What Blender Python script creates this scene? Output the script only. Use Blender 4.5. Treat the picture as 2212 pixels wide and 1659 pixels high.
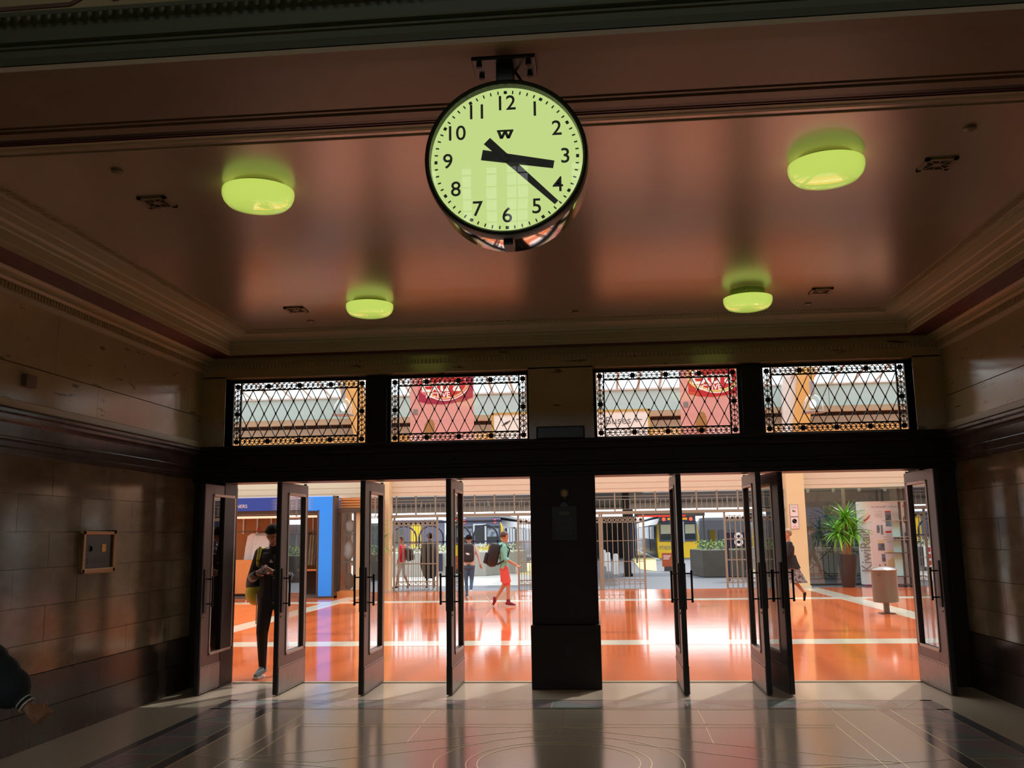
import bpy, bmesh, math, random
from math import pi, sin, cos, radians as R_
from mathutils import Vector, Matrix, Euler
import numpy as np
random.seed(7)
for o in list(bpy.data.objects): bpy.data.objects.remove(o)
S = bpy.context.scene
COL = S.collection
# ------------------------------------------------------------------ camera
cam = bpy.data.cameras.new('camera'); camo = bpy.data.objects.new('camera', cam); COL.objects.link(camo)
cam.sensor_width = 36.0; cam.lens = 2016.2 / 2212 * 36; cam.clip_start = .05; cam.clip_end = 500
CY = -10.6945
rx = Vector((.99565028, .09188132, -.01543858)); ux = Vector((.02979047, -.15694795, .98715747)); fx = Vector((-.08827828, .98332353, .15900246))
m = Matrix(((rx.x, ux.x, -fx.x, 0), (rx.y, ux.y, -fx.y, CY), (rx.z, ux.z, -fx.z, 1.62), (0, 0, 0, 1)))
camo.matrix_world = m
S.camera = camo
# ------------------------------------------------------------------ world / exposure / lamps of the place
S.view_settings.view_transform = 'Standard'; S.view_settings.look = 'None'
S.view_settings.exposure = 0.0; S.view_settings.gamma = 1.0; S.view_settings.use_curve_mapping = False
W = bpy.data.worlds.new('sky'); S.world = W; W.use_nodes = True
wn = W.node_tree.nodes; wl = W.node_tree.links; wn.clear()
wo = wn.new('ShaderNodeOutputWorld'); wb = wn.new('ShaderNodeBackground'); wl.new(wb.outputs[0], wo.inputs[0])
wb.inputs[0].default_value = (.90, .96, 1.0, 1); wb.inputs[1].default_value = 2.6
SUN = bpy.data.lights.new('sun', 'SUN'); SUN.energy = 2.2; SUN.angle = R_(1.5); SUN.color = (1, .96, .9)
suno = bpy.data.objects.new('sun', SUN); COL.objects.link(suno); suno.rotation_euler = Euler((R_(38), 0, R_(150)))
S.cycles.use_denoising = True
try: S.cycles.denoiser = 'OPENIMAGEDENOISE'
except Exception: pass
S.cycles.max_bounces = 10; S.cycles.diffuse_bounces = 6; S.cycles.glossy_bounces = 5
S.cycles.transparent_max_bounces = 16; S.cycles.sample_clamp_indirect = 6.0
S.cycles.caustics_reflective = True; S.cycles.caustics_refractive = False
# ------------------------------------------------------------------ materials
MAT = {}
def mat(name, col, rough=.5, metal=0, spec=.5, var=None, vscale=4, vamt=.5, bump=0, bscale=20, emit=None, es=0, stretch=None, rand=0, coat=0):
    if name in MAT: return MAT[name]
    M = bpy.data.materials.new(name); M.use_nodes = True; N = M.node_tree.nodes; L = M.node_tree.links
    P = N['Principled BSDF']
    P.inputs['Base Color'].default_value = (*col, 1); P.inputs['Roughness'].default_value = rough
    P.inputs['Metallic'].default_value = metal; P.inputs['Specular IOR Level'].default_value = spec
    P.inputs['Coat Weight'].default_value = coat; P.inputs['Coat Roughness'].default_value = rough
    if emit: P.inputs['Emission Color'].default_value = (*emit, 1); P.inputs['Emission Strength'].default_value = es
    src = None
    if var or bump:
        tc = N.new('ShaderNodeTexCoord'); mp = N.new('ShaderNodeMapping'); L.new(tc.outputs['Object'], mp.inputs[0])
        if stretch: mp.inputs['Scale'].default_value = stretch
    if var:
        no = N.new('ShaderNodeTexNoise'); no.inputs['Scale'].default_value = vscale; no.inputs['Detail'].default_value = 8
        no.inputs['Roughness'].default_value = .65
        L.new(mp.outputs[0], no.inputs['Vector'])
        cr = N.new('ShaderNodeValToRGB'); cr.color_ramp.elements[0].position = .5 - vamt / 2; cr.color_ramp.elements[1].position = .5 + vamt / 2
        cr.color_ramp.elements[0].color = (*var, 1); cr.color_ramp.elements[1].color = (*col, 1)
        L.new(no.outputs['Fac'], cr.inputs[0]); src = cr.outputs[0]
    if rand:
        oi = N.new('ShaderNodeObjectInfo'); hv = N.new('ShaderNodeHueSaturation')
        mr = N.new('ShaderNodeMapRange'); mr.inputs['To Min'].default_value = 1 - rand; mr.inputs['To Max'].default_value = 1 + rand
        L.new(oi.outputs['Random'], mr.inputs[0]); L.new(mr.outputs[0], hv.inputs['Value'])
        if src: L.new(src, hv.inputs['Color'])
        else: hv.inputs['Color'].default_value = (*col, 1)
        src = hv.outputs[0]
    if src: L.new(src, P.inputs['Base Color'])
    if bump:
        nb = N.new('ShaderNodeTexNoise'); nb.inputs['Scale'].default_value = bscale; nb.inputs['Detail'].default_value = 4
        L.new(mp.outputs[0], nb.inputs['Vector'])
        bp = N.new('ShaderNodeBump'); bp.inputs['Strength'].default_value = bump; bp.inputs['Distance'].default_value = .02
        L.new(nb.outputs['Fac'], bp.inputs['Height']); L.new(bp.outputs[0], P.inputs['Normal'])
    MAT[name] = M; return M
def glass_mat(name, tint=(1, 1, 1), refl=1.0, rough=0.0):
    M = bpy.data.materials.new(name); M.use_nodes = True; N = M.node_tree.nodes; L = M.node_tree.links; N.clear()
    o = N.new('ShaderNodeOutputMaterial'); mx = N.new('ShaderNodeMixShader'); t = N.new('ShaderNodeBsdfTransparent'); g = N.new('ShaderNodeBsdfGlossy')
    t.inputs[0].default_value = (*tint, 1); g.inputs['Roughness'].default_value = rough
    fr = N.new('ShaderNodeFresnel'); fr.inputs[0].default_value = 1.52
    ml = N.new('ShaderNodeMath'); ml.operation = 'MULTIPLY'; ml.inputs[1].default_value = refl; ml.use_clamp = True
    ge = N.new('ShaderNodeNewGeometry'); iv = N.new('ShaderNodeMath'); iv.operation = 'SUBTRACT'; iv.inputs[0].default_value = 1.0; m2 = N.new('ShaderNodeMath'); m2.operation = 'MULTIPLY'
    L.new(ge.outputs['Backfacing'], iv.inputs[1]); L.new(fr.outputs[0], ml.inputs[0]); L.new(ml.outputs[0], m2.inputs[0]); L.new(iv.outputs[0], m2.inputs[1]); L.new(m2.outputs[0], mx.inputs[0]); L.new(t.outputs[0], mx.inputs[1]); L.new(g.outputs[0], mx.inputs[2]); L.new(mx.outputs[0], o.inputs[0])
    MAT[name] = M; return M
glass = glass_mat('clear_glass', (.93, .96, .95), 2.6)
clockglass = glass_mat('clock_glass', (1, 1, 1), 1.0)
aqua = mat('aqua_glass', (.45, .74, .74), .25)
terrazzo = mat('terrazzo', (.60, .49, .37), .15, var=(.48, .39, .29), vscale=90, vamt=.3, bump=.015, bscale=6)
terr_dark = mat('terrazzo_black', (.13, .13, .145), .14, var=(.10, .10, .11), vscale=80, vamt=.4)
terr_green = mat('terrazzo_green', (.30, .32, .30), .14, var=(.22, .24, .22), vscale=80, vamt=.4, rand=.12)
terr_maroon = mat('terrazzo_maroon', (.33, .26, .26), .14, var=(.26, .20, .20), vscale=80, vamt=.4, rand=.12)
brass = mat('brass_strip', (.62, .47, .22), .3, metal=.7)
stone = mat('lower_stone', (.30, .23, .14), .12, spec=.7, var=(.15, .10, .06), vscale=3.2, vamt=.45, bump=.02, bscale=9, rand=.10, stretch=(1, .7, 1.4))
stone_base = mat('base_stone', (.055, .038, .03), .22, var=(.03, .02, .017), vscale=4, vamt=.5)
stone_dark = mat('dark_marble', (.022, .016, .013), .38, spec=.2, var=(.02, .013, .012), vscale=5, vamt=.5)
stone_trim = mat('trim_marble', (.10, .07, .065), .18, var=(.055, .035, .032), vscale=5, vamt=.5)
upper = mat('upper_marble', (.52, .42, .25), .15, var=(.46, .36, .21), vscale=2.5, vamt=.4, spec=.8)
def add_stains(M, thr=.64):
    N = M.node_tree.nodes; L = M.node_tree.links; P = N['Principled BSDF']; src = P.inputs['Base Color'].links[0].from_socket
    tc = N.new('ShaderNodeTexCoord'); mp = N.new('ShaderNodeMapping'); mp.inputs['Scale'].default_value = (2.2, 2.2, 11)
    no = N.new('ShaderNodeTexNoise'); no.inputs['Scale'].default_value = 1.6; no.inputs['Detail'].default_value = 6; no.inputs['Roughness'].default_value = .55
    cr = N.new('ShaderNodeValToRGB'); cr.color_ramp.elements[0].position = thr; cr.color_ramp.elements[1].position = thr + .05
    mx = N.new('ShaderNodeMix'); mx.data_type = 'RGBA'; mx.inputs['B'].default_value = (.13, .085, .045, 1)
    L.new(tc.outputs['Object'], mp.inputs[0]); L.new(mp.outputs[0], no.inputs['Vector']); L.new(no.outputs['Fac'], cr.inputs[0])
    L.new(cr.outputs[0], mx.inputs['Factor']); L.new(src, mx.inputs['A']); L.new(mx.outputs['Result'], P.inputs['Base Color'])
add_stains(upper)
ceil_m = mat('ceiling_gloss_paint', (.44, .34, .26), .25, var=(.41, .31, .24), vscale=3, vamt=.5, bump=.05, bscale=2.2, spec=1.0, coat=1.0)
cornice_m = mat('cornice_tan_paint', (.56, .45, .27), .38)
cornice_g = mat('cornice_grey_tan', (.56, .49, .33), .45)
cornice_red = mat('cornice_dark_red', (.14, .035, .03), .4)
beam_m = mat('beam_brown_paint', (.38, .26, .18), .40, var=(.32, .21, .145), vscale=2.5, vamt=.5)
beam_tan = mat('beam_edge_brown', (.36, .25, .17), .45)
slot_b = mat('beam_groove_shade', (.03, .02, .015), .8)  # dark tone stands for shade between the moulding strips
green_m = mat('green_grey_paint', (.055, .06, .032), .5)
beige_hall = mat('hall_beige', (.32, .23, .13), .6)
brown_line = mat('stencil_brown', (.10, .035, .025), .6)
black_metal = mat('black_iron', (.006, .005, .005), .45, metal=.2)
door_m = mat('door_brown_metal', (.10, .065, .06), .35, var=(.07, .045, .042), vscale=6, vamt=.5, metal=.25)
door_edge = mat('door_edge_black', (.012, .01, .01), .5)
bead_m = mat('glazing_bead_bronze', (.42, .33, .29), .35, metal=.5)
kick_m = mat('kick_plate_steel', (.30, .26, .25), .33, var=(.2, .17, .165), vscale=9, vamt=.6, metal=.6)
chrome = mat('chrome', (.75, .72, .68), .08, metal=1)
dial_m = mat('dial_green_white', (.48, .52, .36), .6, emit=(.62, .72, .34), es=.46)
black_p = mat('black_paint', (.004, .004, .004), .4)
clock_rim = mat('clock_rim_dark', (.012, .016, .012), .3)
opal = mat('opal_glass_lit', (.55, .70, .20), .07, emit=(.62, .80, .14), es=.86, spec=.8, coat=1)
lamp_tray = mat('lamp_tray', (.25, .3, .12), .4)
vent_m = mat('vent_bronze', (.30, .22, .15), .4)
vent_dark = mat('vent_dark', (.03, .02, .015), .8)
bronze = mat('bronze', (.35, .20, .10), .35, metal=.8)
plaque_m = mat('plaque_dark', (.03, .02, .018), .3)
gold = mat('gold_enamel', (.7, .36, .07), .35, metal=.4)
green_plq = mat('plaque_green_black', (.012, .018, .016), .3)
pale_txt = mat('pale_lettering', (.30, .30, .26), .6)
orange = mat('plaza_orange', (.80, .19, .055), .09, var=(.73, .16, .045), vscale=1.5, vamt=.6, bump=.038, bscale=1.6)
cream_inlay = mat('plaza_cream', (.80, .76, .62), .10, bump=.05, bscale=1.6)
cream = mat('cream_wall', (.66, .59, .45), .55)
cream_col = mat('cream_column', (.76, .62, .36), .5)
pale_wall = mat('pale_green_wall', (.50, .68, .70), .6)
ledge_m = mat('ledge_brown', (.50, .36, .24), .5)
slot_m = mat('slot_dark', (.06, .035, .03), .7)
taupe = mat('taupe_panel', (.40, .31, .23), .6)
orange_col = mat('orange_brace', (.80, .45, .14), .5)
gate_m = mat('gate_tan_paint', (.28, .26, .20), .4)
canopy_m = mat('canopy_dark', (.05, .035, .03), .7)
canopy_b = mat('canopy_brown', (.16, .11, .08), .6)
asphalt = mat('asphalt', (.16, .17, .20), .6, var=(.13, .14, .165), vscale=12, vamt=.5)
concrete = mat('concrete_pale', (.62, .61, .58), .7, var=(.5, .49, .46), vscale=2, vamt=.6)
conc_plant = mat('planter_concrete', (.42, .41, .37), .8, var=(.32, .31, .28), vscale=3, vamt=.6, stretch=(3, 3, .6))
conc_dark = mat('planter_dark', (.13, .115, .10), .8, var=(.09, .08, .07), vscale=3, vamt=.6)
hedge_m = mat('hedge_green', (.10, .20, .04), .7, var=(.25, .35, .12), vscale=20, vamt=.4)
hedge_p = mat('hedge_pale', (.45, .5, .25), .7, var=(.6, .6, .4), vscale=20, vamt=.4)
blue = mat('kiosk_blue', (.02, .07, .42), .35)
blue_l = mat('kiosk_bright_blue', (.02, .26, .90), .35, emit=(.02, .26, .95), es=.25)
wood = mat('warm_plywood', (.55, .22, .05), .4, var=(.42, .15, .03), vscale=3, vamt=.6, stretch=(1, 1, .3))
wood_l = mat('counter_wood', (.72, .30, .10), .4, var=(.6, .22, .06), vscale=3, vamt=.6, stretch=(1, 1, .3))
white_p = mat('white_paint', (.8, .8, .8), .4)
white_cloth = mat('white_cotton', (.75, .76, .80), .8, var=(.6, .61, .66), vscale=9, vamt=.5, stretch=(6, 6, .5))
dark_cloth = mat('dark_clothes', (.05, .05, .05), .8, var=(.12, .10, .07), vscale=9, vamt=.5, stretch=(6, 6, .5))
khaki_cloth = mat('khaki_clothes', (.30, .26, .16), .8, var=(.06, .05, .04), vscale=9, vamt=.5, stretch=(6, 6, .5))
steel_dark = mat('dark_steel', (.10, .08, .07), .4, metal=.5)
navy = mat('navy_panel', (.015, .018, .05), .4)
train_grey = mat('train_blue_grey', (.10, .11, .18), .3)
train_roof = mat('train_silver_roof', (.55, .58, .66), .35)
train_white = mat('train_white', (.85, .87, .92), .4)
yellow = mat('train_yellow', (.90, .58, .02), .35)
wind = mat('windscreen', (.04, .05, .055), .08)
blind = mat('cab_blind', (.55, .52, .36), .6)
red_light = mat('red_lamp', (1, .05, .02), .3, emit=(1, .06, .02), es=3)
led = mat('amber_display', (.2, .08, .0), .4, emit=(.9, .35, .02), es=.9)
led_red = mat('red_display', (.2, .0, .0), .4, emit=(.9, .05, .02), es=.9)
yellow_line = mat('platform_yellow', (.75, .65, .30), .7)
pot_m = mat('pot_black', (.035, .03, .028), .35)
leaf_m = mat('yucca_leaf', (.13, .42, .03), .4, var=(.22, .55, .06), vscale=5, vamt=.5, rand=.35)
trunk_m = mat('yucca_trunk', (.45, .22, .09), .8, var=(.3, .14, .05), vscale=10, vamt=.5)
board_m = mat('display_white_pink', (.82, .74, .75), .35)
bin_m = mat('bin_beige_metal', (.17, .155, .125), .38, var=(.15, .135, .11), vscale=3, vamt=.5)
bin_lid = mat('bin_lid_metal', (.26, .25, .24), .22, metal=.6)
pink_ad = mat('poster_pink', (.80, .42, .40), .5)
red_ad = mat('poster_red', (.62, .02, .03), .5)
red_ad2 = mat('poster_light_red', (.9, .2, .12), .5)
yellow_ad = mat('poster_yellow', (.9, .75, .25), .5)
bean = mat('poster_brown', (.42, .22, .07), .5)
magenta = mat('poster_magenta', (.75, .03, .12), .5)
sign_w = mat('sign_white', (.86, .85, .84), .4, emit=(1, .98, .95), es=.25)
sign_g = mat('sign_gold_edge', (.65, .48, .14), .4)
grey_txt = mat('grey_print', (.25, .25, .27), .6)
red_txt = mat('red_print', (.65, .04, .05), .6)
blue_txt = mat('blue_print', (.03, .12, .55), .6)
ylw_txt = mat('yellow_print', (.85, .65, .2), .6)
green_txt = mat('green_print', (.05, .25, .12), .6)
photo_m = mat('photo_print', (.25, .32, .42), .6, var=(.10, .09, .09), vscale=6, vamt=.2)
lampglass = glass_mat('pendant_glass', (.88, .92, .95), 3.0, .05)
# people
skin_l = mat('skin_light', (.52, .27, .17), .5); skin_d = mat('skin_shade', (.40, .20, .13), .5)
hair_k = mat('hair_black', (.012, .009, .008), .85, spec=.15); hair_b = mat('hair_brown', (.07, .03, .02), .5); hair_f = mat('hair_fair', (.28, .18, .10), .5)
c_black = mat('cloth_black', (.012, .012, .014), .8); c_navy = mat('cloth_navy', (.02, .03, .045), .8); c_grey = mat('cloth_pinkish_grey', (.62, .52, .48), .85)
c_jean = mat('cloth_jeans', (.07, .15, .27), .85, var=(.04, .09, .18), vscale=12); c_teal = mat('cloth_turquoise', (.22, .62, .55), .85)
c_short = mat('cloth_coral_red', (.72, .13, .12), .85); c_maroon = mat('canvas_maroon', (.22, .015, .04), .7); c_red = mat('cloth_red', (.65, .02, .04), .7)
c_sole = mat('sole_white', (.75, .72, .68), .7); c_shoe = mat('shoe_blue_grey', (.20, .33, .38), .7); c_yel = mat('bag_yellow', (.42, .38, .02), .6)
c_skirt = mat('patterned_skirt', (.04, .035, .04), .8, var=(.30, .25, .24), vscale=16, vamt=.1); eye_w = mat('eye_white', (.7, .68, .65), .3)
lip_m = mat('lip', (.35, .10, .09), .5); bag_k = mat('bag_black', (.016, .014, .02), .6); c_white = mat('stripe_white', (.75, .75, .75), .7)
# ------------------------------------------------------------------ mesh helpers
class MB:
    def __init__(s): s.b = bmesh.new()
    def box(s, x0, x1, y0, y1, z0, z1, bev=0):
        if not bev:
            v = [s.b.verts.new((x, y, z)) for x in (x0, x1) for y in (y0, y1) for z in (z0, z1)]
            for f in ((0, 1, 3, 2), (4, 6, 7, 5), (0, 4, 5, 1), (2, 3, 7, 6), (0, 2, 6, 4), (1, 5, 7, 3)): s.b.faces.new([v[i] for i in f])
            return s
        r = bmesh.ops.create_cube(s.b, size=1)
        for v in r['verts']:
            v.co = Vector((x0 + (x1 - x0) * (v.co.x + .5), y0 + (y1 - y0) * (v.co.y + .5), z0 + (z1 - z0) * (v.co.z + .5)))
        if bev:
            es = list({e for v in r['verts'] for e in v.link_edges})
            bmesh.ops.bevel(s.b, geom=es, offset=bev, segments=2, affect='EDGES', profile=.5)
        return s
    def prism(s, pts, axis, a, b):
        """pts 2-D in the plane of the other two axes, extruded along axis from a to b"""
        def P(u, v, w): return {'x': (w, u, v), 'y': (u, w, v), 'z': (u, v, w)}[axis]
        A = [s.b.verts.new(P(u, v, a)) for u, v in pts]; B = [s.b.verts.new(P(u, v, b)) for u, v in pts]
        n = len(pts)
        for i in range(n): s.b.faces.new((A[i], A[(i + 1) % n], B[(i + 1) % n], B[i]))
        s.b.faces.new(A[::-1]); s.b.faces.new(B)
        return s
    def tube(s, p, q, r, r2=None, n=10, cap=True):
        p = Vector(p); q = Vector(q); d = q - p
        if d.length < 1e-6: return s
        r2 = r if r2 is None else r2
        z = d.normalized(); x = z.orthogonal().normalized(); y = z.cross(x)
        A = [s.b.verts.new(p + (x * cos(t) + y * sin(t)) * r) for t in [2 * pi * i / n for i in range(n)]]
        B = [s.b.verts.new(q + (x * cos(t) + y * sin(t)) * r2) for t in [2 * pi * i / n for i in range(n)]]
        for i in range(n): s.b.faces.new((A[i], A[(i + 1) % n], B[(i + 1) % n], B[i]))
        if cap: s.b.faces.new(A[::-1]); s.b.faces.new(B)
        return s
    def path(s, pts, r, n=8):
        for a, b in zip(pts[:-1], pts[1:]): s.tube(a, b, r, n=n)
        return s
    def ball(s, c, r, sx=1, sy=1, sz=1, u=16, v=10, rot=None):
        M = Matrix.Translation(c) @ (rot.to_matrix().to_4x4() if rot else Matrix()) @ Matrix.Diagonal((sx * r, sy * r, sz * r, 1))
        vn = s.b.verts.new; top = vn(M @ Vector((0, 0, 1))); bot = vn(M @ Vector((0, 0, -1)))
        R = [[vn(M @ Vector((sin(pi * i / v) * cos(2 * pi * k / u), sin(pi * i / v) * sin(2 * pi * k / u), cos(pi * i / v)))) for k in range(u)] for i in range(1, v)]
        fn = s.b.faces.new
        for k in range(u):
            k2 = (k + 1) % u; fn((top, R[0][k], R[0][k2])); fn((bot, R[-1][k2], R[-1][k]))
            for a_, b_ in zip(R[:-1], R[1:]): fn((a_[k], b_[k], b_[k2], a_[k2]))
        return s
    def lathe(s, prof, c, axis='z', n=40, a0=0, a1=2 * pi):
        full = abs(a1 - a0 - 2 * pi) < 1e-6
        rings = []
        k = n if full else n + 1
        for r, h in prof:
            ring = []
            for i in range(k):
                t = a0 + (a1 - a0) * i / n
                u, v = r * cos(t), r * sin(t)
                p = {'z': (u, v, h), 'y': (u, h, v), 'x': (h, u, v)}[axis]
                ring.append(s.b.verts.new((c[0] + p[0], c[1] + p[1], c[2] + p[2])))
            rings.append(ring)
        for A, B in zip(rings[:-1], rings[1:]):
            for i in range(n if full else n):
                j = (i + 1) % k
                s.b.faces.new((A[i], A[j], B[j], B[i]))
        if prof[0][0] > 1e-5 and full: s.b.faces.new(rings[0])
        if prof[-1][0] > 1e-5 and full: s.b.faces.new(rings[-1])
        return s
    def quad(s, *p):
        s.b.faces.new([s.b.verts.new(q) for q in p]); return s
    def build(s, name, material, parent=None, label=None, cat=None, group=None, kind=None, smooth=False, world=True, bevel=0):
        bmesh.ops.remove_doubles(s.b, verts=s.b.verts, dist=1e-6)
        bmesh.ops.recalc_face_normals(s.b, faces=s.b.faces)
        me = bpy.data.meshes.new(name); s.b.to_mesh(me); s.b.free()
        me.materials.append(material)
        if smooth:
            for p in me.polygons: p.use_smooth = True
            try: me.set_sharp_from_angle(angle=R_(40))
            except Exception: pass
        o = bpy.data.objects.new(name, me); COL.objects.link(o)
        if bevel:
            bm_ = o.modifiers.new('bevel', 'BEVEL'); bm_.width = bevel; bm_.segments = 2; bm_.limit_method = 'ANGLE'
        attach(o, parent, world); tag(o, label, cat, group, kind)
        return o
def root_loc(p):
    v = Vector(p.location)
    while p.parent: p = p.parent; v += Vector(p.location)
    return v
def attach(o, parent, world=True):
    if parent:
        o.parent = parent
        if world: o.location = Vector(o.location) - root_loc(parent)
def tag(o, label=None, cat=None, group=None, kind=None):
    if label: o['label'] = label
    if cat: o['category'] = cat
    if group: o['group'] = group
    if kind: o['kind'] = kind
    return o
def thing(name, label, cat, loc=(0, 0, 0), rz=0, group=None, kind=None):
    o = bpy.data.objects.new(name, None); COL.objects.link(o); o.location = loc; o.rotation_euler = (0, 0, rz); o.empty_display_size = .1
    return tag(o, label, cat, group, kind)
def bx(name, m, b, parent=None, bevel=0, **k):
    return MB().box(*b).build(name, m, parent, bevel=bevel, **k)
def copy_tree(o, parent=None):
    c = o.copy(); COL.objects.link(c); c.parent = parent
    for ch in list(o.children): copy_tree(ch, c)
    return c
def inst(src, name_parent, loc, rot=(0, 0, 0), scale=(1, 1, 1), parent=None):
    c = src.copy(); COL.objects.link(c); c.location = loc; c.rotation_euler = rot; c.scale = scale
    attach(c, parent); return c
def text(s, name, m, loc, rot, size, parent, align='CENTER', ext=.001, off=0, sx=1, world=True):
    cu = bpy.data.curves.new(name, 'FONT'); cu.body = s; cu.size = size; cu.extrude = ext; cu.align_x = align; cu.align_y = 'CENTER'; cu.offset = off
    cu.resolution_u = 4
    cu.materials.append(m); o = bpy.data.objects.new(name, cu); COL.objects.link(o); o.location = loc; o.rotation_euler = rot; o.scale = (sx, 1, 1)
    attach(o, parent, world); return o
FR = (pi / 2, 0, 0)      # lettering that faces the camera side (-y)
X0, X1, YN = -4.6, 3.8, -6.44      # vestibule walls
# ================================================================== SETTING: vestibule
fl = bx('floor', terrazzo, (-12, 11, -24, 0.0, -.2, 0), kind='structure', label='polished beige terrazzo floor with brass lines and a dark border band')
# border band tiles, 3 mm inlays
for (a, b) in (((-3.80, 3.10, -1.155, -1.11), 0), ((-3.80, 3.10, -1.62, -1.575), 0), ((-3.80, -3.70, -8, -1.11), 0), ((-3.28, -3.16, -8, -1.62), 0), ((2.99, 3.10, -8, -1.11), 0), ((2.45, 2.57, -8, -1.62), 0)):
    bx('border_strip', terr_dark, (*a, -.01, .0012), fl)
def tri_tile(p, m):
    c = Vector((sum(q[0] for q in p) / 3, sum(q[1] for q in p) / 3))
    pts = [((q[0] - c.x) * .975 + c.x, (q[1] - c.y) * .975 + c.y) for q in p]
    return MB().prism(pts, 'z', -.01, .0016).build('border_tile', m, fl)
y = -1.62
while y > -7.2:
    for (a, b, f) in ((-3.70, -3.28, 1), (2.57, 2.99, -1)):
        y2 = y - .62
        lo, hi = (a, b) if f > 0 else (b, a)
        tri_tile([(lo, y), (hi, y - .0), (lo, y2)], terr_maroon); tri_tile([(hi, y), (hi, y2), (lo, y2)], terr_green)
        bx('brass_divider', brass, (a, b, y2 - .004, y2 + .004, -.01, .002), fl)
    y -= .62
x = -3.70; k = 0
while x < 2.9:
    x2 = min(x + .64, 2.99)
    if k % 2: tri_tile([(x, -1.575), (x2, -1.575), (x, -1.155)], terr_green); tri_tile([(x2, -1.575), (x2, -1.155), (x, -1.155)], terr_maroon)
    else: tri_tile([(x, -1.575), (x2, -1.575), (x2, -1.155)], terr_maroon); tri_tile([(x, -1.575), (x2, -1.155), (x, -1.155)], terr_green)
    x = x2; k += 1
def bline(p, q, w=.007):
    p = Vector((*p, 0)); q = Vector((*q, 0)); d = (q - p).normalized(); n = Vector((-d.y, d.x, 0)) * w / 2
    MB().prism([tuple((p + n)[:2]), tuple((q + n)[:2]), tuple((q - n)[:2]), tuple((p - n)[:2])], 'z', -.005, .0018).build('brass_line', brass, fl)
XM = -.37
for p, q in (((-2.80, -1.62), (-2.80, -7)), ((-2.66, -2.33), (-2.66, -7)), ((-2.78, -3.6), (XM, -2.44)), ((-2.78, -3.62), (-2.1, -3.69)), ((-2.78, -3.62), (-1.9, -3.85)), ((-2.1, -3.69), (-.92, -3.02)), ((-3.16, -3.5), (-2.78, -3.61)), ((-1.59, -1.63), (-1.59, -2.25)), ((-1.58, -2.42), (-1.57, -3.03))):
    bline(p, q); bline((2 * XM - p[0], p[1]), (2 * XM - q[0], q[1]))
bline((-2.66, -2.30), (2 * XM + 2.66, -2.30)); bline((-2.62, -2.42), (2 * XM + 2.62, -2.42)); bline((XM, -1.62), (XM, -2.69))
bline((-3.70, -1.575), (-3.16, -1.60), .005); 
for x in (-3.16, -3.28, 2.45, 2.57, -3.70, 2.99): bline((x, -1.62), (x, -8), .006)
for yy in (-1.62, -1.575, -1.155): bline((-3.2, yy), (2.5, yy), .006)
for rr in (.895, .665, .585):
    MB().lathe([(rr - .004, -.004), (rr - .004, .0018), (rr + .004, .0018), (rr + .004, -.004)], (XM + .03, -3.66, 0), n=72).build('brass_ring', brass, fl)
th = bx('trim_1', mat('threshold_bronze', (.35, .28, .16), .3, metal=.6), (-4.2, 3.42, -.03, .05, -.02, .008), kind='structure', label='bronze threshold strip between the terrazzo and the orange floor')

# side walls ------------------------------------------------------------
def side_wall(side):
    s = 1 if side == 'left' else -1
    xw = X0 if s > 0 else X1
    def X(d): return xw + s * d         # d = distance into the room
    def bb(d0, d1, y0, y1, z0, z1):
        a, b = X(d0), X(d1); return (min(a, b), max(a, b), y0, y1, z0, z1)
    w = bx('wall_' + side, upper, bb(-.5, -.03, -7.3, 0.0, 0, 4.3), kind='structure', label=f'{side}-hand vestibule wall of marble panels above and brown stone blocks below')
    # upper marble panels with joints
    for (z0, z1, off) in ((2.73, 3.03, .4), (3.035, 3.6, 1.1)):
        y = -7.3
        while y < -.2:
            y2 = min(y + 2.6 - (off if y == -7.3 else 0), -.18)
            bx('marble_panel', upper, bb(-.03, 0, y + .002, y2 - .002, z0 + .002, z1 - .002), w); y = y2
    bx('marble_apron', cornice_m, bb(-.03, .035, -7.3, -.18, 2.665, 2.735), w, bevel=.008)
    # lower blocks
    rows = ((.56, .81), (.81, 1.10), (1.10, 1.405), (1.405, 1.70), (1.70, 2.0), (2.0, 2.31))
    for i, (z0, z1) in enumerate(rows):
        y = -7.3; st = .92; first = .46 if i % 2 else .92
        while y < -.36:
            y2 = min(y + (first if y == -7.3 else st), -.34)
            if y2 - y > .05: bx('stone_block', stone, bb(-.03, .012 + .002 * random.random(), y + .0022, y2 - .0022, z0 + .0022, z1 - .0022), w)
            y = y2
    for (z0, z1) in ((0, .28), (.283, .558)):
        y = -7.3
        while y < -.36:
            y2 = min(y + 1.25, -.34); bx('base_block', stone_base, bb(-.03, .045 - (z0 > 0) * .012, y + .0015, y2 - .0015, z0, z1), w); y = y2
    prof = [(0, 2.30), (.03, 2.30), (.045, 2.315), (.045, 2.345), (.03, 2.36), (.03, 2.40), (.05, 2.415), (.05, 2.43), (.03, 2.44), (.03, 2.54), (.055, 2.555), (.075, 2.575), (.075, 2.60), (.10, 2.615), (.10, 2.64), (.085, 2.655), (.04, 2.665), (-.02, 2.665), (-.02, 2.30)]
    MB().prism([(X(d), z) for d, z in prof], 'y', -7.3, -.2).build('trim_2' if s > 0 else 'trim_3', stone_trim, kind='structure', label=f'dark maroon marble moulding along the {side} wall above the stone blocks')
    return w
wl_ = side_wall('left'); wr_ = side_wall('right')

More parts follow.
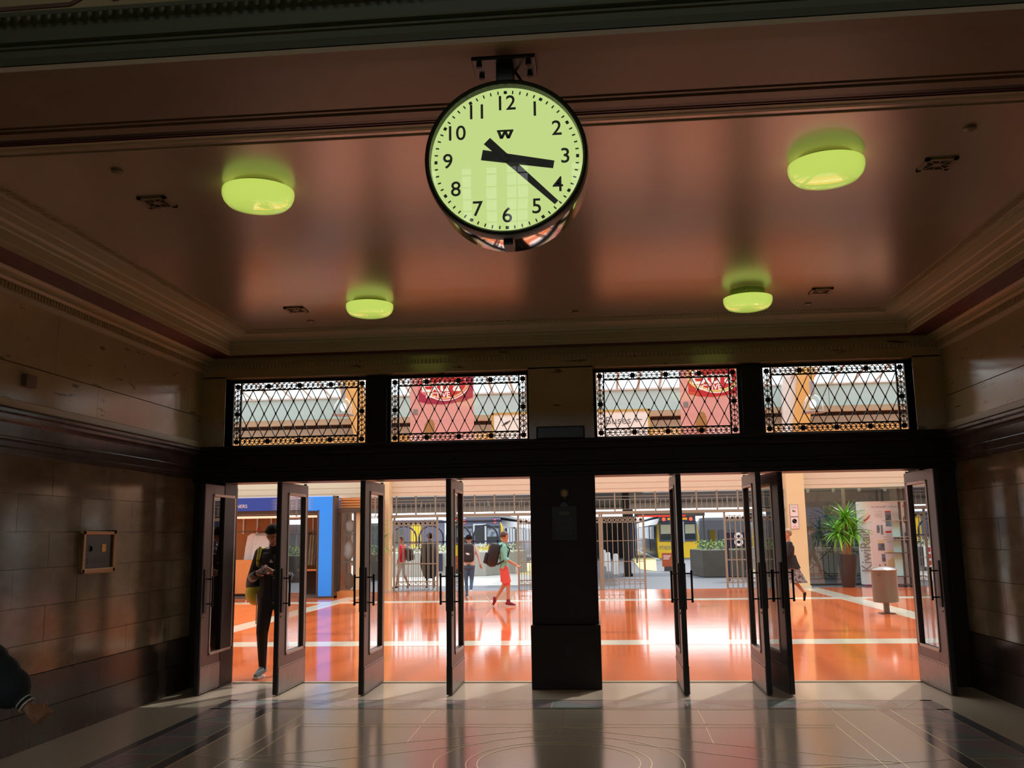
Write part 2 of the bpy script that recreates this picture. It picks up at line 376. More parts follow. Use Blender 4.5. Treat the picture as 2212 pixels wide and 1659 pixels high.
# door wall ----------------------------------------------------------------
wb_ = thing('wall_back', 'far wall of the vestibule with the door openings and the windows over them', None, (-.4, 0, 0), kind='structure')
for b in ((X0, -4.32, -.2, 0, 2.66, 3.5), (-.755, -.02, -.2, 0, 2.66, 3.5), (3.49, X1, -.2, 0, 2.66, 3.5)):
    bx('marble_panel', upper, b, wb_)
bx('marble_lintel', upper, (X0, X1, -.2, 0, 3.485, 4.3), wb_)
for b in ((X0, -4.22, -.36, 0, 0, 2.25), (3.42, X1, -.36, 0, 0, 2.25)): bx('jamb_pier', stone_dark, b, wb_)
for b in ((-.74, -.03, -.45, 0, .66, 2.25), (-.755, -.015, -.5, 0, 0, .66)): bx('centre_pier', stone_dark, b, wb_, bevel=.008)
prof = [(0, 2.245), (-.40, 2.245), (-.40, 2.29), (-.37, 2.30), (-.37, 2.36), (-.385, 2.37), (-.385, 2.40), (-.36, 2.41), (-.36, 2.54), (-.385, 2.555), (-.40, 2.575), (-.40, 2.61), (-.42, 2.62), (-.42, 2.645), (-.40, 2.66), (0, 2.68)]
MB().prism(prof, 'x', X0, X1).build('trim_4', stone_dark, kind='structure', label='black marble entablature across the wall between doors and windows')
for i in range(7):
    xx = -4.0 + i * 1.2
    MB().lathe([(.0, -.386), (.018, -.384), (.022, -.375), (.022, -.36)], (xx, 0, 2.47), 'y', n=16).build('boss', stone_dark, wb_, smooth=True)
for i, b in enumerate(((-2.655, -2.417, -.12, 0.0, 2.66, 3.49), (1.644, 1.867, -.12, 0.0, 2.66, 3.49))):
    bx('window_mullion', black_metal, b, wb_, bevel=.01)
# stone reveals round the window pairs (pinkish-lit edge)
for (a, b) in ((-4.32, -.755), (-.02, 3.49)):
    for bb_ in ((a - .035, a, -.21, 0.0, 2.67, 3.50), (b, b + .035, -.21, 0.0, 2.67, 3.50), (a - .035, b + .035, -.21, 0.0, 3.482, 3.515)):
        bx('window_reveal', upper, bb_, wb_)
# plaza side of this building: a facade that closes the hall off from the sky
fa = thing('wall_facade', 'cream outer wall of the concourse around the door wall', None, (0, .1, 0), kind='structure')
for b in ((-15, -4.62, 0, .25, 0, 8.6), (3.82, 14, 0, .25, 0, 8.6), (-4.62, 3.82, 0, .25, 3.52, 8.6)):
    bx('facade_panel', cream, b, fa)

# windows with iron grilles ---------------------------------------------
def seg2(B, p, q, w, y0=-.03, y1=-.018):
    p = Vector(p); q = Vector(q); d = q - p
    if d.length < 1e-6: return
    n = Vector((-d.y, d.x)).normalized() * w / 2
    B.prism([tuple(p + n), tuple(q + n), tuple(q - n), tuple(p - n)], 'y', y0, y1)
def arc2(B, c, r, a0, a1, w, n=7, sx=1, sz=1):
    pts = [(c[0] + r * cos(a0 + (a1 - a0) * i / n) * sx, c[1] + r * sin(a0 + (a1 - a0) * i / n) * sz) for i in range(n + 1)]
    for p, q in zip(pts[:-1], pts[1:]): seg2(B, p, q, w)
boss_src = [None]
def grille(idx, x0, x1, lab):
    z0, z1 = 2.685, 3.482
    w = thing(f'window_{idx}', lab, 'window', ((x0 + x1) / 2, 0, z0), kind='structure')
    B = MB(); t = .034
    B.box(x0, x1, -.04, 0, z0, z0 + t * .6); B.box(x0, x1, -.03, 0, z1 - t, z1); B.box(x0, x0 + t, -.04, 0, z0, z1); B.box(x1 - t, x1, -.04, 0, z0, z1)
    B.build('window_frame', black_metal, w)
    bx('pane', glass, (x0 + .02, x1 - .02, -.012, -.006, z0 + .01, z1 - .02), w)
    bd = .088
    xi0, xi1, zi0, zi1 = x0 + t + bd, x1 - t - bd, z0 + t * .6 + bd, z1 - t - bd
    B = MB()
    for (a, b) in (((xi0, zi0), (xi1, zi0)), ((xi0, zi1), (xi1, zi1)), ((xi0, z0), (xi0, z1)), ((xi1, z0), (xi1, z1))): seg2(B, a, b, .015, -.038, -.012)
    B.build('inner_rail', black_metal, w)
    # lattice
    B = MB(); n = 10; hw = (xi1 - xi0) / n / 2; hh = (zi1 - zi0) / 4
    def clipseg(px, pz, dx):
        qx, qz = px + dx * 4 * hw, pz - 4 * hh
        f0, f1 = 0, 1
        for lim, sgn in ((xi0, -1), (xi1, 1)):
            for f_, xx in ((0, px), (1, qx)):
                pass
        tmin, tmax = 0.0, 1.0
        d = qx - px
        ta, tb = (xi0 - px) / d, (xi1 - px) / d
        lo, hi = min(ta, tb), max(ta, tb); tmin = max(tmin, lo); tmax = min(tmax, hi)
        if tmax - tmin > .02: seg2(B, (px + d * tmin, pz + (qz - pz) * tmin), (px + d * tmax, pz + (qz - pz) * tmax), .0085, -.034 if dx > 0 else -.030, -.022 if dx > 0 else -.018)
    for i in range(-2, n + 3):
        clipseg(xi0 + 2 * hw * i, zi1, 1); clipseg(xi0 + 2 * hw * i, zi1, -1)
    B.build('lattice', black_metal, w)
    for r in (1, 2, 3):
        for i in range(0, 2 * n + 1):
            if (i + r) % 2 == 0:
                px = xi0 + hw * i
                if boss_src[0] is None:
                    M_ = MB(); M_.ball((0, 0, 0), .0125, 1, .8, 1, 10, 6); o = M_.build('lattice_knot', black_metal, w, smooth=True, world=False)
                    boss_src[0] = o; o.location = Vector((px, -.03, zi1 - r * hh)) - root_loc(w)
                else:
                    c = boss_src[0].copy(); COL.objects.link(c); c.parent = w; c.location = Vector((px, -.03, zi1 - r * hh)) - root_loc(w)
    # ornamental border: rosettes and palmettes
    B = MB(); RB = []
    zt, zb = zi1 + bd / 2, zi0 - bd / 2; xl, xr = xi0 - bd / 2, xi1 + bd / 2
    RB += [(xl, zt), (xr, zt), (xl, zb), (xr, zb), (xl, (zt + zb) / 2), (xr, (zt + zb) / 2)]
    for z in (zt, zb):
        for k in (1, 2, 3): RB.append((xl + (xr - xl) * k / 4, z))
    def run(p, q):
        p = Vector(p); q = Vector(q); L = (q - p).length - .075; d = (q - p).normalized(); nrm = Vector((-d.y, d.x))
        nn = max(2, round(L / .062)); c = L / nn; s0 = p + d * .0375
        seg2(B, s0, s0 + d * L, .007)
        for i in range(nn):
            f = 1 if i < nn / 2 else -1
            o = s0 + d * (c * (i + .5) - f * c * .5)
            for sg in (-1, 1):
                pr = o
                for tt in range(1, 7):      # petal loop
                    a = tt / 6 * pi
                    u = (1 - cos(a)) / 2 * c * .95; v = sin(a) * bd * .36 + .004
                    cu = o + d * u * f + nrm * sg * v
                    seg2(B, pr, cu, .007); pr = cu
                seg2(B, o + d * f * c * .1, o + d * f * c * .62 + nrm * sg * bd * .45, .006)
    cs = [xl + (xr - xl) * k / 4 for k in range(5)]
    for z in (zt, zb):
        for a, b in zip(cs[:-1], cs[1:]): run((a, z), (b, z))
    for x_ in (xl, xr):
        run((x_, zb), (x_, (zt + zb) / 2)); run((x_, (zt + zb) / 2), (x_, zt))
    B.build('palmette_border', black_metal, w)
    for (px, pz) in RB:
        M_ = MB(); M_.lathe([(0, -.048), (.014, -.046), (.018, -.04), (.028, -.038), (.03, -.03), (.03, -.015)], (px, 0, pz), 'y', n=12)
        for k in range(8):
            a = k * pi / 4 + pi / 8; M_.tube((px + cos(a) * .022, -.03, pz + sin(a) * .022), (px + cos(a) * .037, -.03, pz + sin(a) * .037), .007, n=6)
        M_.build('rosette', black_metal, w)
grille(1, -4.32, -2.655, 'leftmost of the four iron lattice windows over the doors')
grille(2, -2.417, -.755, 'iron lattice window over the doors, just left of the centre pier')
grille(3, -.02, 1.644, 'iron lattice window over the doors, just right of the centre pier')
grille(4, 1.867, 3.49, 'rightmost of the four iron lattice windows over the doors')

# ceiling and cornice -------------------------------------------------------
ce = bx('ceiling', ceil_m, (X0, X1, YN, 0, 3.92, 4.1), kind='structure', label='glossy pinkish brown ceiling of the vestibule')
def ring(name, prof, m, parent=None, near=True, **k):
    B = MB(); vs = []
    for d, z in prof:
        dn = min(d, .24) if d < .5 else d
        vs.append([B.b.verts.new(p) for p in ((X0 + d, YN + dn, z), (X1 - d, YN + dn, z), (X1 - d, -d, z), (X0 + d, -d, z))])
    for A, C in zip(vs[:-1], vs[1:]):
        for i in range(0 if near else 1, 4): j = (i + 1) % 4; B.b.faces.new((A[i], A[j], C[j], C[i]))
    return B.build(name, m, parent, **k)
cn = thing('trim_5', 'stepped plaster cornice around the vestibule ceiling', None, (-.4, -3, 3.6), kind='structure')
ring('cornice_bed', [(-.04, 3.54), (.02, 3.55), (.03, 3.585), (.028, 3.59), (.028, 3.64), (.05, 3.645), (.07, 3.665), (.07, 3.69), (.10, 3.70), (.12, 3.725), (.12, 3.732)], cornice_m, cn, near=False)
ring('cornice_soffit', [(.12, 3.732), (.37, 3.732)], cornice_red, cn)
for k in range(9): ring('soffit_rib', [(.135 + k * .026, 3.732), (.139 + k * .026, 3.724), (.147 + k * .026, 3.724), (.151 + k * .026, 3.732)], cornice_red, cn)
ring('cornice_fascia', [(.37, 3.732), (.375, 3.722), (.395, 3.722), (.395, 3.76), (.405, 3.765), (.405, 3.84), (.42, 3.85), (.42, 3.865), (.45, 3.868), (.47, 3.885), (.56, 3.888), (.575, 3.897), (.60, 3.9), (.66, 3.905), (.675, 3.90), (.69, 3.90), (.70, 3.925)], cornice_g, cn)
B = MB()
d0 = .028
for side in (X0 + .03, X1 - .03 - .0):
    s = 1 if side < 0 else -1; y = YN
    while y < -.22:
        B.box(min(side, side + s * .018), max(side, side + s * .018), y, y + .022, 3.592, 3.638); y += .044
x = X0 + .05
while x < X1 - .05:
    B.box(x, x + .022, -.222, -.2, 3.592, 3.638); x += .044
B.build('dentil_row', cornice_m, cn, kind='stuff')
B = MB(); x = X0 + .76
while x < X1 - .76:
    B.box(x, x + .02, -.80, -.745, 3.912, 3.921); B.box(x, x + .02, -5.80, -5.74, 3.912, 3.921); x += .035
y = YN + .52
while y < -.76:
    B.box(X0 + .73, X0 + .785, y, y + .02, 3.912, 3.921); B.box(X1 - .785, X1 - .73, y, y + .02, 3.912, 3.921); y += .035
B.build('fret_border', cornice_m, cn, kind='stuff')
for a, b in ((.72, .727), (.79, .797)): ring('fret_fillet', [(a, 3.921), (a, 3.912), (b, 3.912), (b, 3.921)], cornice_g, cn)
# beam between vestibule and great hall
bt = thing('beam', 'wide brown painted ceiling beam that carries the clock', None, (-.4, -6.8, 3.6), kind='structure')
bx('beam_soffit', beam_m, (-9, 8, -7.18, -6.618, 3.625, 4.3), bt)
bx('beam_shadow_gap', black_p, (-9, 8, -6.62, -6.29, 3.70, 4.3), bt); bx('beam_shadow_gap', slot_b, (-9, 8, -6.618, -6.50, 3.66, 3.70), bt)  # black and near-black colour paints the shade in the gap and grooves
bx('beam_moulding', beam_m, (-9, 8, -6.60, -6.582, 3.622, 3.66), bt); bx('beam_moulding', beam_m, (-9, 8, -6.565, -6.50, 3.615, 3.66), bt)
bx('beam_moulding', beam_tan, (-9, 8, -7.18, -7.07, 3.602, 3.64), bt)
MB().prism([(-7.18, 3.63), (-7.19, 3.66), (-7.19, 3.69), (-7.20, 3.695), (-7.20, 3.705), (-7.19, 3.71), (-7.21, 3.72), (-7.21, 3.73), (-7.22, 3.79), (-7.25, 3.815), (-7.25, 3.835), (-7.18, 3.85)], 'x', -9, 8).build('hall_architrave', green_m, bt)
B = MB(); x = -8.9
while x < 7.9: B.ball((x, -7.255, 3.80), .014, 1, .6, 1.2, 8, 5); x += .045
B.build('egg_moulding', green_m, bt, kind='stuff')
wh = bx('wall_front', beige_hall, (-9, 8, -7.2, -6.5, 3.85, 15), kind='structure', label='beige great hall wall above the beam with a brown stencilled key line')
pts = [(-2.9, 3.865), (-2.18, 3.872), (-2.08, 3.925), (-1.98, 3.88), (-1.90, 3.93), (-1.80, 3.885), (-1.55, 3.887), (-1.45, 3.93), (-1.35, 3.885), (-1.2, 3.94)]
B = MB()
for off in (0,):
    for p, q in zip(pts[:-1], pts[1:]):
        p2 = Vector((p[0], p[1] + .012)); q2 = Vector((q[0], q[1] + .012)); d = (q2 - p2); n_ = Vector((-d.y, d.x)).normalized() * .009
        B.prism([tuple(p2 + n_), tuple(q2 + n_), tuple(q2 - n_), tuple(p2 - n_)], 'y', -7.206, -7.198)
B.build('stencil_line', brown_line, wh)
# great hall shell behind the camera, with tall windows
hall = thing('wall_hall', 'dim great hall walls behind the viewer with tall arched windows', None, (0, -15, 0), kind='structure')
for b in ((-9.3, -9, -24, -6.5, 0, 15), (8, 8.3, -24, -6.5, 0, 15), (-9, -4.6, -7.2, -6.44, 0, 3.7), (3.8, 8, -7.2, -6.44, 0, 3.7)): bx('hall_wall', beige_hall, b, hall)
bx('hall_ceiling', beige_hall, (-9.3, 8.3, -24.3, -6.5, 15, 15.3), hall)
wx = [(-6.6, .5), (-4.6, .5), (-3.1, .16), (-2.35, .17), (-1.58, .32), (.6, .5), (2.6, .5), (4.6, .5), (6.6, .5)]
edges = [-9.0]
for c, hw_ in wx: edges += [c - hw_, c + hw_]
edges.append(8.0)
for i in range(0, len(edges), 2): bx('hall_wall', beige_hall, (edges[i], edges[i + 1], -24.3, -24, 0, 15), hall)
for c, hw_ in wx:
    bx('hall_wall', beige_hall, (c - hw_, c + hw_, -24.3, -24, 0, 5.0), hall); bx('hall_wall', beige_hall, (c - hw_, c + hw_, -24.3, -24, 10.1, 15), hall)
    B = MB(); nb = max(1, round(hw_ * 2 / .3))
    for k in range(1, nb): B.box(c - hw_ + k * 2 * hw_ / nb - .015, c - hw_ + k * 2 * hw_ / nb + .015, -24.1, -24.06, 5.0, 10.1)
    for k in range(1, 13): B.box(c - hw_, c + hw_, -24.1, -24.06, 5.0 + k * .4 - .015, 5.0 + k * .4 + .015)
    B.build('glazing_bars', black_metal, hall)

# ================================================================== DOORS
screw = [None]
def leaf(idx, xh, face, ang, lab):
    """face=+1: leaf thickness lies to -x of the seen face (seen from the right); hinge at y=0.03"""
    d = thing(f'door_{idx}', lab, 'door', (xh, .03, 0), R_(ang), kind='structure')
    t = .055; a, b = (-t, 0) if face > 0 else (0, t)
    L = .915
    B = MB()       # frame with opening for glass (local: along -y)
    B.box(a, b, -.10, 0, .01, 2.215); B.box(a, b, -L, -L + .235, .01, 2.215); B.box(a, b, -L + .235, -.10, 2.085, 2.215); B.box(a, b, -L + .235, -.10, .01, .41)
    fr = B.build('door_frame', door_m, d, world=False, bevel=.003)
    MB().box(a + .004, b - .004, -L - .012, -L + .0, .02, 2.205).build('meeting_edge', door_edge, d, world=False)
    MB().box((a + b) / 2 - .004, (a + b) / 2 + .004, -L + .225, -.09, .40, 2.095).build('pane', glass, d, world=False)
    for s in (0, 1):
        xx0, xx1 = ((b - .002, b + .008) if s else (a - .008, a + .002))
        y0, y1, z0, z1, w = -L + .21, -.075, .385, 2.11, .028
        B = MB(); B.box(xx0, xx1, y0, y1, z1 - w, z1); B.box(xx0, xx1, y0, y1, z0, z0 + w); B.box(xx0, xx1, y0, y0 + w, z0, z1); B.box(xx0, xx1, y1 - w, y1, z0, z1)
        B.build('glazing_bead', bead_m, d, world=False, bevel=.002)
        kp = MB().box(xx0 + (.004 if not s else 0), xx1 - (.004 if s else 0), -L + .01, -.01, .015, .285).build('kick_plate', kick_m, d, world=False, bevel=.001)
        xs = b + .005 if s else a - .005
        B = MB()
        for k in range(12):
            for z in (.03, .27): B.ball((xs, -L + .04 + k * .075, z), .005, u=6, v=4)
        B.build('screw_row', steel_dark, d, world=False, kind='stuff')
        sg = 1 if s else -1; xf = b if s else a
        h = MB(); h.tube((xf + sg * .075, -L + .09, .915), (xf + sg * .075, -L + .09, 1.215), .011, n=12)
        for z in (.935, 1.195): h.tube((xf, -L + .09, z), (xf + sg * .075, -L + .09, z), .008, n=10)
        h.ball((xf + sg * .075, -L + .09, 1.215), .014, u=10, v=6); h.ball((xf + sg * .075, -L + .09, .915), .014, u=10, v=6)
        h.build('door_handle', black_metal, d, world=False, smooth=True)
        MB().box(min(xf, xf + sg * .012), max(xf, xf + sg * .012), -L + .03, -L + .10, .84, 1.30).build('handle_plate', door_edge, d, world=False, bevel=.003)
        lk = MB(); lk.lathe([(0, 0), (.011, 0), (.011, .01), (0, .01)], (0, 0, 0), 'x', n=12)
        if face == 1 and s == 1 or face == -1 and s == 0:
            for z in (1.02, .80):
                MB().ball((xf + sg * .002, -L + .05, z + .0), .012, .5, 1, 1, 10, 6).build('lock_cylinder', steel_dark, d, world=False, smooth=True)
        lk.b.free()
    for z in (.006, 2.222): MB().tube(((a + b) / 2, -.03, z - .012), ((a + b) / 2, -.03, z + .014), .018, n=12).build('pivot', steel_dark, d, world=False)
    return d
leaf(1, -4.225, 1, 0, 'open door leaf against the far left wall')
leaf(2, -3.375, 1, 0, 'open door leaf that hides half of the man with the phone')
leaf(3, -2.465, 1, 0, 'open door leaf beside the kiosk display case, third from the left')
leaf(4, -1.545, 1, 0, 'open door leaf seen almost edge-on, nearest left of the centre pier')
leaf(5, .80, -1, 0, 'open door leaf nearest right of the centre pier')
leaf(6, 1.61, -1, 0, 'open door leaf with pale glazing bead, left one of the close pair')
leaf(7, 1.72, -1, 7, 'black open door leaf, right one of the close pair')
leaf(8, 3.375, -1, 0, 'open door leaf against the far right wall')

# ================================================================== CLOCK
cx, cz, cyf = -.335, 3.145, -7.075
ck = thing('clock', 'large round double-sided station clock with glowing green-white dial under the beam', 'clock', (cx, -6.95, 3.62))
c0 = (cx, 0, cz); Rc = .314
MB().lathe([(.0, -7.06), (Rc, -7.06)], c0, 'y', n=80).build('dial', dial_m, ck, smooth=True)
MB().lathe([(Rc, -7.058), (Rc + .002, -7.095), (Rc + .010, -7.103), (Rc + .020, -7.095), (Rc + .024, -7.07), (Rc + .024, -7.04), (Rc + .018, -7.035), (Rc + .010, -7.035)], c0, 'y', n=80).build('front_rim', clock_rim, ck, smooth=True)
MB().lathe([(Rc + .014, -7.036), (Rc + .016, -6.85), (Rc + .010, -6.83)], c0, 'y', n=80).build('case_band', chrome, ck, smooth=True)
MB().lathe([(Rc + .010, -6.832), (Rc + .004, -6.82), (.0, -6.81)], c0, 'y', n=80).build('rear_rim', clock_rim, ck, smooth=True)
MB().lathe([(0, -7.088), (.2, -7.088), (Rc, -7.086)], c0, 'y', n=80).build('cover_glass', clockglass, ck, smooth=True)
for n_ in range(1, 13):
    a = pi / 2 - n_ * pi / 6
    rr = .243
    text(str(n_), 'numeral', black_p, (cx + rr * cos(a), -7.064, cz + rr * sin(a)), FR, .090, ck, sx=1.0, off=.0006)
for k in range(60):
    a = k * pi / 30; big = k % 5 == 0; w, l = (.0066, .0062) if big else (.0026, .0068)
    if k == 0: mk0 = MB().box(-w, w, -.0015, .0015, -l, l).build('hour_mark', black_p, ck, world=False); o = mk0
    elif k == 1: mk1 = MB().box(-w, w, -.0015, .0015, -l, l).build('minute_mark', black_p, ck, world=False); o = mk1
    else: o = (mk0 if big else mk1).copy(); COL.objects.link(o)
    o.location = Vector((cx + .293 * sin(a), -7.0625, cz + .293 * cos(a))) - ck.location; o.rotation_euler = (0, a, 0)
def hand(name, tx, tz, hx, hz, w0, w1, y):
    p, q = Vector((tx, tz)), Vector((hx, hz)); n_ = Vector((-(q - p).y, (q - p).x)).normalized()
    pts = [p + n_ * w0, q + n_ * w1, q - n_ * w1, p - n_ * w0]
    MB().prism([(cx + a.x, cz + a.y) for a in pts], 'y', y - .002, y).build(name, black_p, ck)
hand('hour_hand', -.100, .020, .195, -.036, .0225, .0165, -7.070)
hand('minute_hand', -.078, .078, .203, -.200, .0185, .0105, -7.074)
MB().lathe([(0, -7.082), (.014, -7.08), (.016, -7.066)], c0, 'y', n=20).build('hand_boss', black_p, ck, smooth=True)
B = MB(); wx0, wz0 = cx - .003, cz + .108
B.box(wx0 - .034, wx0 + .034, -7.0645, -7.0625, wz0 + .012, wz0 + .020)
for q0, q1 in ((-.026, -.016), (-.016, -.001), (.001, .013), (.013, .026)):
    down = q0 in (-.026, .001)
    xa, xb = (q0, q1) if down else (q0, q1)
    za, zb = (.012, -.018) if down else (-.018, .012)
    B.prism([(wx0 + xa - .0062, wz0 + za), (wx0 + xa + .0062, wz0 + za), (wx0 + xb + .0062, wz0 + zb), (wx0 + xb - .0062, wz0 + zb)], 'y', -7.0645, -7.0625)
B.build('dial_emblem', black_p, ck)
MB().box(cx - .045, cx + .03, -7.0, -6.90, cz + .34, 3.61).build('hanger_arm', clock_rim, ck, bevel=.004)
MB().box(cx - .02, cx + .02, -7.03, -6.93, cz - .355, cz - .325).build('bottom_catch', black_p, ck)
pl = MB().box(cx - .145, cx + .125, -7.05, -6.87, 3.598, 3.626).build('mounting_plate', mat('plate_grey', (.07, .075, .08), .3, metal=.3), ck, bevel=.006)
for dx in (-.115, .095):
    for y in (-7.01, -6.91): MB().lathe([(0, 3.583), (.012, 3.583), (.012, 3.598)], (cx + dx, y, 0), 'z', n=6).build('bolt', black_metal, pl)
cb = [Vector((cx + .03 + .05 * sin(t * pi * .5), -6.93, 3.60 - .12 * t)) for t in [i / 8 for i in range(9)]]
MB().path(cb, .006).build('cable', black_p, ck, smooth=True)

# ================================================================== CEILING FITTINGS
def ceiling_lamp(x, y, lab, dz=0):
    l = thing('ceiling_lamp', lab, 'ceiling lamp', (x, y, 3.92), group='round ceiling lamps of the vestibule')
    R0 = .235
    MB().lathe([(R0 * .70, 3.925), (R0 * .70, 3.895 - dz), (.0, 3.895 - dz)], (x, y, 0), n=40).build('lamp_tray', lamp_tray, l, smooth=True)
    MB().lathe([(r_, z_ - dz) for r_, z_ in ((R0 * .93, 3.893), (R0 * .99, 3.888), (R0, 3.87), (R0 * .985, 3.845), (R0 * .93, 3.815), (R0 * .82, 3.79), (R0 * .6, 3.776), (R0 * .3, 3.77), (.0, 3.768))], (x, y, 0), n=48).build('lamp_shade', opal, l, smooth=True)
    for k in range(3):
        a = k * 2 * pi / 3 + .3; MB().tube((x + R0 * .66 * cos(a), y + R0 * .66 * sin(a), 3.885), (x + R0 * .95 * cos(a), y + R0 * .95 * sin(a), 3.885), .006, n=6).build('clip', vent_m, l)
    return l
ceiling_lamp(-2.18, -4.97, 'lit yellow-green ceiling lamp, nearest on the left of the clock')
ceiling_lamp(-2.20, -1.84, 'lit yellow-green ceiling lamp, farther one on the left, near the cornice')
ceiling_lamp(1.49, -4.95, 'lit yellow-green ceiling lamp, nearest on the right of the clock')
ceiling_lamp(1.50, -1.72, 'lit yellow-green ceiling lamp, farther one on the right, near the cornice', .045)
def vent(x, y, lab):
    v = thing('ceiling_vent', lab, 'vent', (x, y, 3.92), group='square pierced ceiling vents')
    bx('backing', vent_dark, (x - .075, x + .075, y - .075, y + .075, 3.912, 3.922), v)
    B = MB(); B.box(x - .10, x + .10, y - .10, y - .072, 3.905, 3.922); B.box(x - .10, x + .10, y + .072, y + .10, 3.905, 3.922); B.box(x - .10, x - .072, y - .10, y + .10, 3.905, 3.922); B.box(x + .072, x + .10, y - .10, y + .10, 3.905, 3.922)
    B.build('vent_frame', vent_m, v)
    B = MB(); B.lathe([(.022, 3.906), (.022, 3.914), (.030, 3.914), (.030, 3.906), (.022, 3.906)], (x, y, 0), n=16)
    for k in range(8):
        a = k * pi / 4; r2 = .075 if k % 2 == 0 else .098; B.tube((x + .028 * cos(a), y + .028 * sin(a), 3.91), (x + r2 * cos(a), y + r2 * sin(a), 3.91), .005, n=4)
    B.build('vent_tracery', vent_m, v)
vent(-2.96, -4.80, 'square bronze ceiling vent left of the nearest left lamp')
vent(2.22, -4.80, 'square bronze ceiling vent right of the nearest right lamp')
vent(-3.01, -1.66, 'square bronze ceiling vent left of the farther left lamp')
vent(2.22, -1.62, 'square bronze ceiling vent right of the farther right lamp')
for x, y, lab in ((-2.95, -5.36, 'small round ceiling cap beyond the near left vent'), (2.22, -5.34, 'small round ceiling cap beyond the near right vent'), (-3.02, -1.13, 'small round ceiling cap at the far left cornice'), (2.21, -1.10, 'small round ceiling cap at the far right cornice'), (-.18, -1.13, 'small round ceiling cap at the middle of the far cornice')):
    t = MB().lathe([(0, 3.902), (.02, 3.90), (.036, 3.906), (.036, 3.922)], (x, y, 0), n=20).build('sprinkler_rose', vent_m, smooth=True); tag(t, lab, 'ceiling fitting', 'small round ceiling caps')
# ================================================================== WALL FITTINGS
fp = thing('framed_plaque', 'bronze-framed dark plaque with a gold emblem on the left stone wall', 'plaque', (-4.58, -2.42, 1.52))
bx('plaque_panel', plaque_m, (-4.60, -4.563, -2.66, -2.17, 1.37, 1.68), fp)
B = MB()
for b in ((-2.70, -2.13, 1.335, 1.375), (-2.70, -2.13, 1.675, 1.71), (-2.70, -2.655, 1.335, 1.71), (-2.175, -2.13, 1.335, 1.71)): B.box(-4.60, -4.545, *b)
B.build('plaque_frame', bronze, fp, bevel=.006)
bx('emblem', gold, (-4.563, -4.558, -2.36, -2.29, 1.52, 1.59), fp)
MB().lathe([(.028, -4.562), (.028, -4.558), (.033, -4.558), (.033, -4.562)], (0, -2.55, 1.55), 'x', n=20).build('crest_outline', pale_txt, fp)
for k in range(3): bx('inscription_line', mat('dull_print', (.09, .07, .06), .6), (-4.563, -4.5585, -2.6, -2.22, 1.42 + k * .018, 1.427 + k * .018), fp)
bx('switch_box', mat('stone_box', (.16, .10, .055), .5), (-4.6, -4.55, -3.67, -3.53, 2.86, 2.96), label='small brown junction box on the left wall above the moulding', cat='junction box', bevel=.006)
eb = thing('sign_box', 'dark unlit sign box standing on the ledge of the centre pier', 'sign box', (-.39, -.3, 2.66))
bx('housing', black_p, (-.665, -.125, -.38, -.22, 2.66, 2.80), eb, bevel=.006); bx('sign_face', mat('smoked', (.01, .01, .01), .2), (-.645, -.145, -.384, -.376, 2.675, 2.785), eb)
bl = thing('alarm_bell', 'round brass alarm bell high on the centre pier', 'bell', (-.365, -.46, 2.055))
MB().lathe([(.0, -.495), (.02, -.494), (.034, -.488), (.044, -.474), (.047, -.462), (.047, -.452)], (-.365, 0, 2.055), 'y', n=30).build('gong', mat('dull_brass', (.35, .26, .14), .35, metal=.6), bl, smooth=True)
MB().lathe([(.055, -.456), (.07, -.452), (.07, -.448)], (-.365, 0, 2.055), 'y', n=30).build('backplate', black_metal, bl)
MB().tube((-.365, -.47, 2.01), (-.365, -.47, 1.985), .007).build('striker', bronze, bl)
pq = thing('memorial_plaque', 'dark engraved plaque with an oval crest on the centre pier', 'plaque', (-.37, -.46, 1.72))
bx('plaque_panel', green_plq, (-.497, -.247, -.472, -.45, 1.555, 1.905), pq, bevel=.003)
B = MB()
for b in ((-.503, -.241, 1.549, 1.557), (-.503, -.241, 1.903, 1.911), (-.503, -.495, 1.549, 1.911), (-.249, -.241, 1.549, 1.911)): B.box(b[0], b[1], -.475, -.45, b[2], b[3])
B.build('plaque_frame', mat('dull_bronze', (.06, .055, .04), .4, metal=.5), pq)
MB().lathe([(0, -.48), (.04, -.478), (.045, -.47)], (-.372, 0, 1.915), 'y', n=24).build('crest', MAT['dull_bronze'], pq)
for k in range(11):
    w_ = .055 if k < 2 else .085
    bx('inscription_line', pale_txt if k < 2 else MAT['dull_print'], (-.372 - w_, -.372 + w_, -.4735, -.471, 1.845 - k * .02 - (k > 1) * .03, 1.851 - k * .02 - (k > 1) * .03), pq)
bx('wall_socket', black_metal, (-.40, -.34, -.51, -.5, .36, .44), label='small black socket low on the centre pier', cat='socket')

# lanterns hanging in the great hall behind the viewer
for k, (x, lab) in enumerate(((-2.6, 'glazed octagonal lantern in the great hall, the one toward the left wall'), (2.2, 'glazed octagonal lantern in the great hall, the one toward the right wall'))):
    l = thing('hall_lantern', lab, 'lantern', (x, -13.5, 5.6), group='great hall lanterns')
    MB().lathe([(0, 5.7), (.22, 5.75), (.32, 6.0), (.32, 6.5), (.2, 6.7), (0, 6.75)], (x, -13.5, 0), n=8).build('lantern_glass', mat('lantern_glow', (.9, .9, .5), .4, emit=(.95, 1.0, .45), es=6), l)
    for q in range(8):
        a = q * pi / 4; MB().path([(x + .22 * cos(a), -13.5 + .22 * sin(a), 5.75), (x + .325 * cos(a), -13.5 + .325 * sin(a), 6.0), (x + .325 * cos(a), -13.5 + .325 * sin(a), 6.5)], .012, 5).build('lantern_rib', bronze, l)
    MB().tube((x, -13.5, 6.7), (x, -13.5, 15.0), .02).build('lantern_chain', bronze, l)
